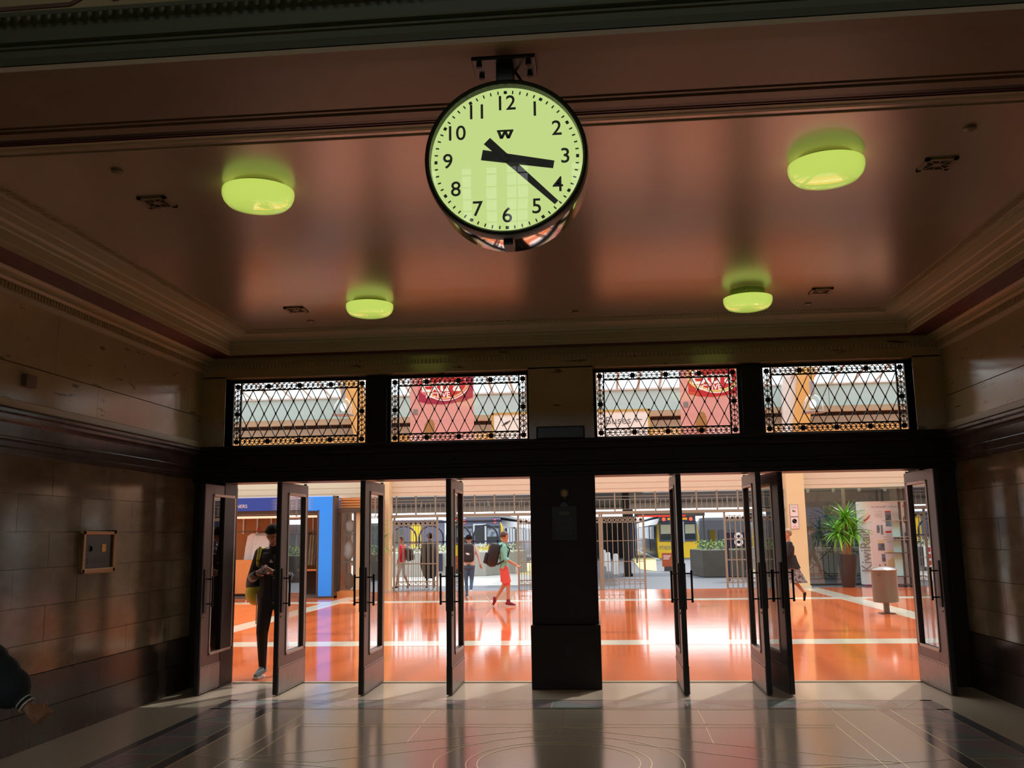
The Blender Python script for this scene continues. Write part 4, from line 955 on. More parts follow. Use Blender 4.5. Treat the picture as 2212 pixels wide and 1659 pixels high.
# canopy edge far back
cf = thing('platform_canopy', 'dark brown platform canopy edge running above the trains', 'canopy', (0, 48, 3))
bx('canopy_edge', canopy_b, (-34, 30, 48, 48.5, 3.08, 3.5), cf); bx('canopy_top', canopy_m, (-34, 30, 47.8, 60, 3.5, 4.05), cf)
for x in (-24, -15.5, -1.2, 1.9, 14): bx('canopy_column', navy, (x, x + .25, 49, 49.3, 0, 3.1), cf)
B = MB(); x = -30
while x < 26: B.box(x, x + .08, 47.7, 47.85, 3.4, 3.75); x += 2.1
B.build('canopy_brackets', canopy_b, cf, kind='stuff')
sh = thing('platform_shelter', 'dark blue enclosed shelter on the shaded platform right of the pier', 'shelter', (.6, 60, 0))
bx('shelter_wall', navy, (-2.2, 2.5, 56, 75, 0, 2.75), sh)
for k in range(4): bx('shelter_window', wind, (-1.9 + k * 1.1, -1.1 + k * 1.1, 55.95, 56.02, .9, 2.2), sh)
pg = thing('glare_blocker', 'unseen tall dark wall added above the sight line to cut sky glare', 'light blocker', (0, 30, 3.4))  # unseen wall added to keep the sky's glare off the orange floor
bx('blocker_wall', canopy_b, (-34, 30, 30, 30.4, 3.4, 7.5), pg)
for x in (-20, -11.5, 7.5, 19): bx('blocker_column', navy, (x, x + .3, 30.05, 30.35, 0, 3.4), pg)
# arched shelter frames left
ar = thing('arched_shelter', 'navy arched shelter frames on the left platform', 'shelter', (-7.4, 30, 0))
for k in range(4):
    xc = -8.9 + k * 1.25
    B = MB(); pr = [(xc - .55, 0), (xc - .55, 1.55)] + [(xc - .55 * cos(a), 1.55 + .5 * sin(a)) for a in [i * pi / 10 for i in range(11)]] + [(xc + .55, 0)]
    for p, q in zip(pr[:-1], pr[1:]): seg2(B, p, q, .07, 32, 32.08)
    B.build('arch_frame', navy, ar)
bx('shelter_rail', navy, (-9.6, -4.4, 32, 32.06, 1.30, 1.36), ar); bx('shelter_beam', navy, (-9.6, -4.4, 32, 32.1, 2.18, 2.28), ar)
nt = thing('notice_board', 'white notice board with prohibition circles by the left platform', 'notice board', (-5.7, 26.8, 0))
for x in (-5.9, -5.6): bx('board_leg', steel_dark, (x, x + .04, 26.94, 26.98, 0, .9), nt)
bx('board', sign_w, (-5.93, -5.55, 26.9, 26.94, .15, .95), nt)
for z in (.80, .55, .30): MB().lathe([(.07, 26.88), (.07, 26.9), (.09, 26.9), (.09, 26.88), (.07, 26.88)], (-5.74, 0, z), 'y', n=18).build('ban_circle', red_txt, nt)
for x in (-6.3, -5.95, -5.45): bx('board_panel', navy, (x - .14, x + .02, 26.91, 26.94, .2, .9), nt)
# trains ------------------------------------------------------------------------------
def train(x0, x1, y0, y1, lab, num=None, hide_led=False, body=train_grey):
    t = thing('train', lab, 'train', ((x0 + x1) / 2, y0, 0)); w = x1 - x0; c = (x0 + x1) / 2
    prof = [(x0 + .05, -.1), (x0, .4), (x0 - .02, 1.1), (x0 + .06, 2.1), (x0 + .28, 2.5), (x0 + .75, 2.72), (x1 - .75, 2.72), (x1 - .28, 2.5), (x1 - .06, 2.1), (x1 + .02, 1.1), (x1, .4), (x1 - .05, -.1)]
    MB().prism(prof, 'y', y0 + .35, y1).build('car_body', body, t)
    fr_ = [(x, z) for x, z in prof]
    n = [((x - c) * .96 + c, z) for x, z in prof]
    B = MB(); A = [B.b.verts.new((x, y0 + .36, z)) for x, z in prof]; C = [B.b.verts.new((x, y0 + (.0 if z < 1.3 else .0 + (z - 1.3) * .22), z)) for x, z in n]
    k_ = len(prof)
    for i in range(k_): B.b.faces.new((A[i], A[(i + 1) % k_], C[(i + 1) % k_], C[i]))
    B.b.faces.new(C); B.build('nose', yellow, t)
    bx('roof_cap', train_roof, (x0 + .3, x1 - .3, y0 + .15, y1, 2.66, 2.86), t, bevel=.05)
    bx('brow', train_grey, (x0 + .2, x1 - .2, y0 + .02, y0 + .3, 2.25, 2.62), t, bevel=.04)
    for (a, b) in ((x0 + .24, c - .42), (c + .42, x1 - .24)):
        bx('windscreen_frame', train_grey, (a - .07, b + .07, y0 - .02, y0 + .1, 1.02, 2.25), t, bevel=.05); bx('windscreen', wind, (a, b, y0 - .035, y0 + .0, 1.12, 2.15), t, bevel=.01)
        bx('cab_blind', blind, (a + .04, b - .04, y0 - .04, y0 - .03, 1.5, 2.08), t) if num else bx('cab_blind', photo_m, (a + .04, b - .04, y0 - .04, y0 - .03, 1.5, 2.0), t)
    bx('cab_door', train_roof, (c - .40, c + .40, y0 - .03, y0 + .1, .95, 2.28), t); bx('door_window', wind, (c - .30, c + .30, y0 - .045, y0, 1.1, 2.2), t)
    for x in (x0 + .5, x1 - .5): MB().lathe([(0, y0 - .03), (.10, y0 - .025), (.11, y0 + .02)], (x, 0, 2.42), 'y', n=16).build('tail_lamp', red_light, t)
    bx('destination_display', led if not hide_led else navy, (c - .62, c + .62, y0 - .01, y0 + .1, 2.37, 2.50), t)
    if num: text(num, 'number', grey_txt, (x0 + .15, y0 - .02, .62), FR, .34, t, align='LEFT', ext=.004, sx=.8)
    bx('coupler_skirt', black_p, (x0 + .2, x1 - .2, y0 + .05, y0 + .3, -.1, .25), t)
    s = 0; yy = y0 + 2
    while yy < y1 - 2:
        for xs in (x0 - .03, x1 - .03): bx('side_window', wind, (xs, xs + .06, yy, yy + 1.5, 1.15, 2.0), t)
        if s % 4 == 2:
            for xs in (x0 - .035, x1 - .035): bx('side_door', yellow if s % 8 == 2 and num is None else train_roof, (xs, xs + .07, yy + 1.7, yy + 2.5, .3, 2.1), t)
            yy += 1.2
        yy += 1.9; s += 1
    return t
train(3.62, 6.32, 50, 98, 'yellow-nosed train with a fleet number right of the centre pier', 'FT4276')
train(-8.62, -5.75, 46, 92, 'yellow-nosed train with an amber destination display behind the walking men')
t3 = thing('train', 'white coach standing behind the dark planter on the right', 'train', (10, 60, 0))
bx('coach_body', train_white, (7.3, 19, 60, 63, 0, 2.7), t3, bevel=.3)
for k in range(9): bx('coach_window', mat('coach_window', (.45, .48, .58), .2), (8.0 + k * .75, 8.45 + k * .75, 59.93, 60.02, .6, 1.7), t3)
bx('coach_door', yellow, (8.1, 8.5, 59.9, 60.0, .5, 1.7), t3)
t4 = thing('train', 'blue and yellow carriage end seen through the leftmost iron gate', 'train', (-13, 44, 0))
bx('car_body', train_grey, (-20, -9.3, 43, 46, 0, 2.55), t4, bevel=.15); bx('yellow_end', yellow, (-10.8, -10.2, 42.95, 43.1, .9, 2.3), t4)
for k in range(9): bx('side_window', wind, (-19.4 + k * .95, -18.8 + k * .95, 42.95, 43.0, 1.2, 2.0), t4)
for k in range(7): bx('side_panel', train_white, (-19.4 + k * 1.2, -19.0 + k * 1.2, 42.96, 43.0, .2, 1.0), t4)
ds = thing('departure_sign', 'dark departure display with a red lettering strip on two masts', 'display', (2.5, 40, 2.4))
bx('housing', steel_dark, (1.9, 5.6, 40, 40.3, 2.43, 2.75), ds); [bx('mast', steel_dark, (x, x + .08, 40.1, 40.18, 0, 2.43), ds) for x in (1.92, 5.5)]
bx('display_face', led_red, (2.1, 4.6, 39.98, 40.0, 2.42, 2.50), ds)
# far city haze: low pale buildings behind the trains
for k, (x, w_, h_, lab) in enumerate(((-26, 16, 3.6, 'pale low building beyond the left trains'), (-3, 9, 3.2, 'pale low building beyond the middle platform'), (22, 18, 3.4, 'pale low building beyond the right trains'))):
    bx('station_building', mat('haze_wall', (.75, .78, .82), .8), (x, x + w_, 112, 118, 0, h_), label=lab, cat='building')
# ================================================================== HANGING THINGS IN THE CONCOURSE
def poster(xc, lab, m_, m2):
    p = thing('hanging_banner', lab, 'banner', (xc, 13, 5.9))
    x0, x1 = xc - .83, xc + .83; y0 = 12.98
    bx('sheet', pink_ad, (x0, x1, 13, 13.03, 3.2, 6.1), p); bx('top_bar', chrome, (x0 - .04, x1 + .04, 12.98, 13.05, 6.1, 6.14), p)
    for s in (x0 + .2, x1 - .2): MB().tube((s, 13, 6.12), (s, 13, 7.6), .008).build('cable', steel_dark, p)
    pr = [(x0 + .22, 6.0), (x0 + .22, 5.06), (x0 + .45, 5.0), (xc, 4.97), (x1 - .25, 5.04), (x1 - .02, 5.14), (x1 - .02, 6.0)]
    MB().prism(pr, 'y', y0 + .008, 13.0).build('pack_shape', m_, p)
    for (r0, mm, yy, sc) in ((.55, m2, y0 + .004, 1.0), (.50, red_ad, y0, 1.0)):
        B = MB(); q = [(xc + .02 + r0 * 1.2 * cos(a), 5.50 + r0 * .72 * sin(a)) for a in [i * 2 * pi / 28 for i in range(28)]]
        B.prism(q, 'y', yy, y0 + .01).build('swirl', mm, p)
    for k in range(3):
        B = MB(); arc2_at(B, (xc + .1, 5.75), .62 + k * .03, R_(205), R_(335), .012, y0 - .004); B.build('swirl_line', (yellow_ad, m2, sign_w)[k], p)
    text('Extra', 'lettering', sign_w, (xc - .02, y0 - .006, 5.46), FR, .48, p, ext=.002, off=.012, sx=1.0)
    text('ACTIVE', 'lettering', sign_w, (xc - .10, y0 - .006, 5.21), FR, .19, p, ext=.002, off=.004)
    MB().ball((xc - .33, 12.99, 4.32), .19, .72, .08, 1.5, 20, 14, Euler((0, .12, 0))).build('brown_shape', bean, p, smooth=True)
    MB().ball((xc + .15, 12.995, 3.93), .22, 1.2, .04, .25).build('drop_shadow', mat('mauve', (.45, .15, .2), .6), p)
    MB().ball((xc + .62, 12.99, 3.72), .33, 1.2, .06, .9).build('round_shape', magenta, p); MB().ball((xc + .1, 12.99, 3.6), .22, 1.1, .06, .8).build('round_shape', red_ad2, p)
    bx('grey_shape', grey_txt, (x0 + .08, x0 + .2, 12.985, 13.0, 4.72, 4.86), p)
def arc2_at(B, c, r, a0, a1, w, yy, n=14):
    pts = [(c[0] + r * cos(a0 + (a1 - a0) * i / n) * 1.05, c[1] + r * sin(a0 + (a1 - a0) * i / n)) for i in range(n + 1)]
    for p, q in zip(pts[:-1], pts[1:]): seg2(B, p, q, w * 2, yy - .003, yy)
poster(-3.96, 'pink hanging advertising banner in the window left of the pier', mat('pack_maroon', (.42, .02, .08), .5), mat('swirl_pink', (.95, .25, .3), .5))
poster(2.97, 'pink hanging advertising banner in the window right of the pier', red_ad, yellow_ad)
hs = thing('direction_sign', 'large white hanging direction sign with gold edge, mostly behind the pier', 'sign', (-.6, 10, 4.3))
bx('sign_panel', sign_w, (-2.28, 1.15, 10.0, 10.08, 3.0, 4.28), hs)
B = MB()
for b in ((-2.33, 1.20, 4.27, 4.32), (-2.33, -2.28, 3.0, 4.32), (1.15, 1.20, 3.0, 4.32)): B.box(b[0], b[1], 9.98, 10.1, b[2], b[3])
B.build('sign_edge', sign_g, hs)
for x in (-2.2, .1): MB().tube((x - .4 if x < 0 else x, 10.04, 4.3), (x - .4 if x < 0 else x, 10.04, 7.4), .03).build('suspension_rod', gate_m, hs) if x > 0 else MB().tube((-1.55, 10.04, 4.3), (-1.55, 10.04, 7.4), .022).build('suspension_rod', gate_m, hs)
text('Tickets', 'lettering', grey_txt, (-1.78, 9.995, 4.07), FR, .27, hs, align='LEFT', ext=.002); text('Buses', 'lettering', grey_txt, (.20, 9.995, 4.07), FR, .24, hs, align='LEFT', ext=.002, sx=1.05)
text('C', 'lettering', grey_txt, (-1.78, 9.995, 3.72), FR, .27, hs, align='LEFT', ext=.002); text('C', 'lettering', grey_txt, (.20, 9.995, 3.74), FR, .24, hs, align='LEFT', ext=.002)
B = MB(); seg2(B, (.86, 4.085), (1.02, 4.085), .018, 9.99, 10.0); seg2(B, (.86, 4.085), (.91, 4.135), .018, 9.99, 10.0); seg2(B, (.86, 4.085), (.91, 4.035), .018, 9.99, 10.0); B.build('arrow', grey_txt, hs)
B = MB()
for k in range(3): seg2(B, (-2.09 + k * .045, 4.02 + k * .02), (-2.0 + k * .045, 4.10 + k * .02), .03, 9.99, 10.0)
B.build('pictogram', grey_txt, hs)
MB().lathe([(.045, 9.99), (.045, 10.0), (.058, 10.0), (.058, 9.99), (.045, 9.99)], (-2.02, 0, 3.72), 'y', n=20).build('pictogram', grey_txt, hs)
def pendant(x, y, z, lab):
    p = thing('pendant_lamp', lab, 'pendant lamp', (x, y, z), group='glass pendant lamps of the concourse')
    MB().lathe([(.055, z + .22), (.055, z + .52), (.02, z + .54), (0, z + .54)], (x, y, 0), n=20).build('ballast_housing', mat('ballast_grey', (.42, .42, .44), .4), p, smooth=True)
    MB().lathe([(.07, z + .22), (.13, z + .17), (.19, z + .06), (.215, z - .08), (.22, z - .14)], (x, y, 0), n=32).build('glass_bell', lampglass, p, smooth=True)
    MB().lathe([(.215, z - .14), (.245, z - .15), (.245, z - .17), (.215, z - .17)], (x, y, 0), n=32).build('glass_rim', MAT['ballast_grey'], p, smooth=True)
    MB().ball((x, y, z + .02), .07, 1, 1, 1.4).build('bulb', mat('bulb_white', (.9, .9, .9), .3, emit=(1, 1, 1), es=1.5), p, smooth=True)
    MB().tube((x, y, z + .54), (x, y, 7.6), .012).build('stem', steel_dark, p)
pendant(-5.68, 9.8, 4.50, 'glass bell pendant lamp in the leftmost lattice window')
pendant(4.68, 9.8, 4.28, 'glass bell pendant lamp in the rightmost lattice window')
# ================================================================== PEOPLE
TS = bpy.data.scenes.new('grow')
def cap(B, p, q, r0, r1, n=12):
    p = Vector(p); q = Vector(q)
    if (q - p).length > 1e-5: B.tube(p, q, r0, r1, n=n)
    for c, r in ((p, r0), (q, r1)):
        B.ball(c, r, u=n, v=8)
def fused(name, bones, mats, vox, parent, world=False, smooth_it=4):
    """one continuous body grown from tapered limbs; every face takes the material of the limb it belongs to"""
    B = MB()
    for (p, q, r0, r1, mi) in bones: cap(B, p, q, r0, r1)
    me = bpy.data.meshes.new(name); B.b.to_mesh(me); B.b.free()
    o = bpy.data.objects.new(name, me); TS.collection.objects.link(o)
    rm = o.modifiers.new('r', 'REMESH'); rm.mode = 'VOXEL'; rm.voxel_size = vox
    sm = o.modifiers.new('s', 'SMOOTH'); sm.iterations = smooth_it; sm.factor = .5
    with bpy.context.temp_override(scene=TS, view_layer=TS.view_layers[0]): dg_ = bpy.context.evaluated_depsgraph_get()
    me2 = bpy.data.meshes.new_from_object(o.evaluated_get(dg_)); TS.collection.objects.unlink(o); COL.objects.link(o); o.modifiers.clear(); o.data = me2; bpy.data.meshes.remove(me)
    me2.name = name; me2.materials.clear()
    for m_ in mats: me2.materials.append(m_)
    n = len(me2.polygons); c = np.empty(n * 3); me2.polygons.foreach_get('center', c); c = c.reshape(-1, 3)
    best = np.full(n, 1e9); idx = np.zeros(n, dtype=np.int32)
    for (p, q, r0, r1, mi) in bones:
        P = np.array(p, float); Q = np.array(q, float); d = Q - P; L = max(d @ d, 1e-9)
        t = np.clip(((c - P) @ d) / L, 0, 1); dist = np.linalg.norm(c - (P + t[:, None] * d), axis=1) - (r0 + (r1 - r0) * t)
        k = dist < best; best[k] = dist[k]; idx[k] = mi
    me2.polygons.foreach_set('material_index', idx); me2.polygons.foreach_set('use_smooth', np.ones(n, dtype=bool)); me2.update()
    attach(o, parent, world); return o
def V(*a): return Vector(a)
def hand_bones(w, d, side, mi, curl=.6, up=V(0, 0, 1), s=1.0):
    """palm, four unequal bent fingers and a thumb; d = pointing direction, side = thumb side direction"""
    d = Vector(d).normalized(); side = Vector(side); side = (side - d * side.dot(d)).normalized(); nrm = d.cross(side)
    out = []; w = Vector(w)
    for k, off in enumerate((-.03, -.01, .01, .028)):
        out.append((w + side * off * .6 * s, w + d * .085 * s + side * off * s, .012 * s, .012 * s, mi))
    for k, (off, L) in enumerate(((-.032, .062), (-.011, .074), (.011, .080), (.032, .070))):
        a = w + d * .088 * s + side * off * s; b = a + (d * cos(curl) + nrm * sin(curl)) * L * .5 * s; c = b + (d * cos(curl * 2.3) + nrm * sin(curl * 2.3)) * L * .5 * s
        out += [(a, b, .0092 * s, .0082 * s, mi), (b, c, .0082 * s, .0072 * s, mi)]
    a = w + d * .025 * s + side * .030 * s; b = a + (side * max(.25, 1.0 - .5 * curl) + d * .6 + nrm * .5 * curl) * .036 * s; c = b + (d * max(.3, 1.2 - .6 * curl) - side * .35 * curl + nrm * curl * .8) * .024 * s
    out += [(a, b, .012 * s, .010 * s, mi), (b, c, .010 * s, .009 * s, mi)]
    return out
def person(label, loc, rz, H, J, mats, vox=.012, trunk=(.105, .115), face=(0, 1, 0), hair=None, hair_len=0, coat=None, arm_r=1.0, leg_r=1.0, bag=None, name='person'):
    """J: joints in local metres for a 1.75 m figure. mats: dict skin, top, leg, foot(+shin)"""
    s = H / 1.75
    g = thing(name, label, 'person', loc, rz)
    ml = [mats['skin'], mats['top'], mats['leg'], mats['foot'], mats.get('shin', mats['leg']), mats.get('fore', mats['top']), mats.get('sole', mats['foot'])]
    SK, TP, LG, FT, SH, FA, SO = range(7)
    base = dict(pel=V(0, 0, .95), wst=V(0, .0, 1.12), chs=V(0, .0, 1.32), nck=V(0, -.0, 1.46), hed=V(0, .03, 1.64),
                hL=V(-.09, 0, .93), kL=V(-.10, .02, .50), aL=V(-.10, -.01, .09), tL=V(-.11, .13, .035), hR=V(.09, 0, .93), kR=V(.10, .02, .50), aR=V(.10, -.01, .09), tR=V(.11, .13, .035),
                sL=V(-.18, 0, 1.42), eL=V(-.23, -.03, 1.14), wL=V(-.22, .06, .90), sR=V(.18, 0, 1.42), eR=V(.23, -.03, 1.14), wR=V(.22, .06, .90), dL=None, dR=None)
    base.update({k: V(*v) for k, v in J.items() if v is not None and k not in ('curl',)})
    j = base; b = []
    tw, tc = trunk
    for sx in (-1, 1):
        b.append((j['pel'] + V(sx * .07, -.01, -.02), j['wst'] + V(sx * .055, 0, 0), tw, tw * .92, TP if mats.get('long_top', True) else LG))
        b.append((j['wst'] + V(sx * .055, 0, 0), j['chs'] + V(sx * .08, 0, 0), tw * .95, tc, TP))
    b.append((j['pel'] + V(-.07, -.02, -.07), j['pel'] + V(.07, -.02, -.07), tw * .93, tw * .93, LG))
    b.append((j['chs'], j['nck'], .10, .055, TP))
    b.append((j['sL'], j['nck'] + V(0, 0, -.03), .055, .055, TP)); b.append((j['sR'], j['nck'] + V(0, 0, -.03), .055, .055, TP))
    for q in 'LR':
        b.append((j['h' + q], j['k' + q], .085 * leg_r, .058 * leg_r, LG)); b.append((j['k' + q], j['a' + q], .056 * leg_r, .036 * leg_r, SH))
        an, tn = j['a' + q], j['t' + q]; heel = an + (an - tn).normalized() * .05 + V(0, 0, -.045)
        b.append((an, an + V(0, 0, -.02), .042, .042, FT)); b.append((heel, tn, .034, .028, FT)); b.append((an, tn, .038, .028, FT))
        b.append((j['s' + q], j['e' + q], .055 * arm_r, .042 * arm_r, TP)); b.append((j['e' + q], j['w' + q] + (j['e' + q] - j['w' + q]) * .08, .041 * arm_r, .030 * arm_r, FA))
        dd = j['d' + q] if j['d' + q] else (j['w' + q] - j['e' + q]); b.append((j['w' + q] + (j['e' + q] - j['w' + q]) * .1, j['w' + q] + dd.normalized() * .02, .024, .024, SK))
        b += hand_bones(j['w' + q] + dd.normalized() * .015, dd, V(-1 if q == 'R' else 1, .6, 0), SK, J.get('curl', .55))
    f = Vector(face).normalized(); hd = j['hed']; rt = f.cross(V(0, 0, 1)).normalized(); u = rt.cross(f)
    b.append((j['nck'], hd - u * .09 - f * .02, .055, .052, SK))
    b.append((hd + u * .03 - f * .02, hd + u * .03 + f * .015, .088, .082, SK)); b.append((hd - u * .02 + f * .0, hd - u * .07 + f * .045, .072, .042, SK))
    b.append((hd + u * .005 + f * .088, hd - u * .028 + f * .108, .009, .014, SK))     # nose
    for sx in (-1, 1): b.append((hd + rt * sx * .082 - u * .0 - f * .01, hd + rt * sx * .083 - u * .03 - f * .01, .014, .010, SK))
    b = [(Vector(p) * s, Vector(q) * s, r0 * s, r1 * s, mi) for p, q, r0, r1, mi in b]
    body = fused('body', b, ml, vox, g)
    hd = hd * s; q_ = Matrix((rt, f, u)).transposed().to_3x3()
    for sx in (-1, 1):
        MB().ball(hd + rt * sx * .031 * s + f * .079 * s + u * .012 * s, .0125 * s, 1, .7, .8, 10, 6).build('eye', eye_w, g, world=False, smooth=True)
        MB().ball(hd + rt * sx * .031 * s + f * .087 * s + u * .012 * s, .006 * s, 1, .6, 1, 8, 5).build('iris', hair_k, g, world=False, smooth=True)
        MB().tube(hd + rt * sx * .016 * s + f * .090 * s + u * .034 * s, hd + rt * sx * .048 * s + f * .078 * s + u * .034 * s, .004 * s).build('eyebrow', hair or hair_k, g, world=False)
    MB().tube(hd - rt * .022 * s + f * .083 * s - u * .062 * s, hd + rt * .022 * s + f * .083 * s - u * .062 * s, .006 * s, n=8).build('mouth', lip_m, g, world=False)
    if hair:
        B = MB(); r = bmesh.ops.create_uvsphere(B.b, u_segments=24, v_segments=16, radius=1)
        for v in r['verts']:
            c_ = v.co.copy(); low = -.35 - hair_len
            if c_.y > -.1 and c_.z < .42 + .0 * c_.y: c_.z = .42 + (c_.z - .42) * .12; 
            if c_.z < low: c_.z = low
            rr = 1 + .03 * sin(c_.x * 13 + c_.z * 9) * cos(c_.y * 11)
            v.co = hd + (rt * c_.x * .098 + f * (c_.y * .108 - .014) + u * (c_.z * .108 + .036)) * s * rr
        B.build('hair', hair, g, world=False, smooth=True)
    return g, s, j
def ringband(g, p, q, t, r, w, m_, n='cuff_stripe'):
    p = Vector(p); q = Vector(q); c = p.lerp(q, t); d = (q - p).normalized() * w
    return MB().tube(c - d, c + d, r, n=20).build(n, m_, g, world=False, smooth=True)
def backpack(label, loc, rz, sc, m_, patch_=None, tilt=0):
    b = thing('backpack', label, 'backpack', loc, rz); w, d, h = sc
    o = MB().box(-w / 2, w / 2, -d, 0, -h / 2, h / 2, bev=min(w, d) * .42).build('bag_body', m_, b, world=False, smooth=True)
    MB().box(-w * .36, w * .36, -d - .05, -d + .03, -h * .42, .02, bev=.03).build('front_pocket', m_, b, world=False, smooth=True)
    for sx in (-1, 1):
        MB().path([(sx * w * .30, -.02, h * .44), (sx * w * .36, .09, h * .52), (sx * w * .42, .20, h * .36), (sx * w * .46, .19, .0), (sx * w * .40, .0, -h * .36)], .016, 8).build('shoulder_strap', m_, b, world=False)
    MB().path([(-.05, -.03, h * .49), (0, -.03, h * .49 + .04), (.05, -.03, h * .49)], .009).build('grab_loop', m_, b, world=False)
    if patch_: MB().ball((0, -d - .05, -.02), .05, 1.1, .1, .5, 12, 6, Euler((0, .3, 0))).build('emblem', patch_, b, world=False)
    b.rotation_euler = (tilt, 0, rz); return b
# 1 man in the doorway, facing the vestibule, looking down at a phone
g, s, j = person('man in a black tracksuit looking down at his phone in the leftmost doorway', (-3.92, .50, .0), pi, 1.77,
    dict(hed=(0, .075, 1.625), nck=(0, .02, 1.46), wR=(.10, .33, 1.20), eR=(.26, .06, 1.13), dR=(-.7, .35, .25), wL=(-.10, .33, 1.21), eL=(-.26, .08, 1.13), dL=(.7, .3, .3), kR=(.10, .10, .51), aR=(.10, .06, .10), tR=(.12, .22, .035), kL=(-.10, .0, .50), aL=(-.10, -.22, .13), tL=(-.10, -.10, .04), curl=.9),
    dict(skin=skin_d, top=c_black, leg=c_black, foot=c_shoe, sole=c_sole), vox=.0075, face=(0, .88, -.48), hair=hair_k, leg_r=1.22, arm_r=1.35, trunk=(.125, .14))
ph = bx('phone', black_p, (-.035, .035, -.006, .006, -.07, .07), None, bevel=.004, label='dark phone held by the man in the doorway', cat='phone')
ph.location = (-3.92, .50 - .395, 1.255); ph.rotation_euler = (R_(-50), 0, 0)
for q in 'LR':
    for k in range(3): ringband(g, j['e' + q] * s, j['w' + q] * s, .22 + .13 * k, .0560 - k * .003, .005, c_white)
    sx = -1 if q == 'L' else 1
    MB().path([(sx * .06 * s, .02, 1.50 * s), (sx * .13 * s, .03, 1.478 * s), (sx * .19 * s, .02, 1.468 * s)], .006).build('shoulder_stripe', c_white, g, world=False)
    MB().path([(sx * .205 * s, .03, .95 * s), (sx * .19 * s, .07, .60 * s)], .006).build('trouser_stripe', c_white, g, world=False)
MB().tube((0, .02, 1.45 * s), (0, .035, 1.53 * s), .068, .06).build('collar', c_black, g, world=False, smooth=True)
MB().prism([(-.02, 1.33), (.03, 1.33), (.012, 1.37)], 'y', .118, .126).build('chest_mark', c_white, g, world=False)
for sx in (1, -1):
    yy = .17 if sx > 0 else -.14
    MB().box(sx * .11 - .038, sx * .11 + .038, yy - .14, yy + .10, .0 if sx > 0 else .035, .022 if sx > 0 else .06, bev=.008).build('shoe_sole', c_sole, g, world=False, smooth=True)
bg = thing('duffel_bag', 'black and yellow sports bag slung over the shoulder of the man in the doorway', 'bag', (-4.21, .62, 1.02))
MB().ball((-4.20, .66, 1.06), .2, .62, .85, 1.05, 24, 16).build('bag_body', bag_k, bg, smooth=True)
MB().ball((-4.195, .65, .97), .2, .655, .88, .80, 24, 16).build('bag_base', c_yel, bg, smooth=True)
MB().path([(-4.12, .50, 1.20), (-4.09, .38, 1.36), (-4.09, .44, 1.50), (-4.10, .56, 1.49), (-4.14, .66, 1.24)], .022, 10).build('bag_strap', c_yel, bg, smooth=True)
# 2 man walking away
g, s, j = person('man in a pale grey hooded top and blue jeans walking away with a black rucksack', (-3.47, 14.35, 0), R_(4), 1.60,
    dict(hed=(0, .03, 1.645), aL=(-.07, -.02, .09), tL=(-.10, .11, .035), kL=(-.09, .05, .5), kR=(.07, .03, .48), aR=(.06, -.20, .17), tR=(.07, -.16, .04), eL=(-.25, .05, 1.16), wL=(-.22, .20, .96), eR=(.28, -.07, 1.17), wR=(.33, -.03, .93)),
    dict(skin=skin_l, top=c_grey, leg=c_jean, foot=c_jean, sole=c_sole), vox=.013, hair=hair_k, leg_r=1.05, arm_r=1.15, trunk=(.115, .125))
MB().ball((0, -.04, 1.47 * s), .12, 1.15, .8, .5, 18, 10).build('hood', c_grey, g, world=False, smooth=True)
MB().box(.02, .10, -.29, -.10, .02, .20, bev=.03).build('raised_shoe_sole', c_sole, g, world=False, smooth=True)
backpack('black rucksack with a pale swirl on the man in the pale hooded top', (-3.47, 14.22, 1.15), R_(4), (.31, .17, .48), bag_k, c_white)
# 3 boy in coral shorts
g, s, j = person('boy in a turquoise hooded top and coral shorts walking right with a big black rucksack', (-2.19, 11.0, 0), R_(-82), 1.66,
    dict(hed=(.02, .02, 1.645), hL=(-.09, .0, .92), kL=(-.08, -.0, .52), aL=(-.07, -.24, .15), tL=(-.08, -.28, .035), kR=(.09, .08, .52), aR=(.09, .08, .10), tR=(.10, .24, .035), eR=(.24, .02, 1.13), wR=(.26, .27, .98), eL=(-.22, -.08, 1.15), wL=(-.2, .02, .93), curl=1.2),
    dict(skin=skin_l, top=c_teal, leg=c_short, shin=skin_l, fore=skin_l, foot=c_maroon), vox=.012, hair=hair_b, face=(-.55, .83, 0), leg_r=1.02, arm_r=1.1)
MB().ball((0, -.05, 1.46 * s), .115, 1.1, .85, .5, 18, 10).build('hood', c_teal, g, world=False, smooth=True)
MB().tube(Vector((.1, .0, .86)) * s, Vector((.092, .065, .56)) * s, .098, .088, n=20).build('shorts_leg', c_short, g, world=False, smooth=True)
MB().tube(Vector((-.1, .0, .86)) * s, Vector((-.082, .0, .57)) * s, .098, .088, n=20).build('shorts_leg', c_short, g, world=False, smooth=True)
for e_, w_ in (('eR', 'wR'), ('eL', 'wL')): ringband(g, j[e_] * s, j[w_] * s, .08, .050, .05, c_teal, 'pushed_up_sleeve')
for (a, m_) in ((j['aR'], c_maroon), (j['aL'], c_maroon)): MB().tube(Vector(a) * s + V(0, 0, -.02), Vector(a) * s + V(0, 0, .07), .044, .042, n=16).build('boot_collar', m_, g, world=False, smooth=True)
MB().box(.06, .14, .0, .27, .0, .022, bev=.01).build('shoe_sole', c_sole, g, world=False, smooth=True)
MB().box(-.04, .04, -.03, .25, -.011, .011, bev=.01).build('shoe_sole_raised', c_sole, g, world=False, smooth=True)
sl_ = [c for c in g.children if c.name.startswith('shoe_sole_raised')][-1]; sl_.rotation_euler = (R_(-55), 0, 0); sl_.location = (-.075, -.40, .20)
backpack('big black rucksack on the boy in the turquoise top', (-2.31, 10.98, 1.13), R_(-82), (.36, .27, .56), bag_k, None, R_(-14))
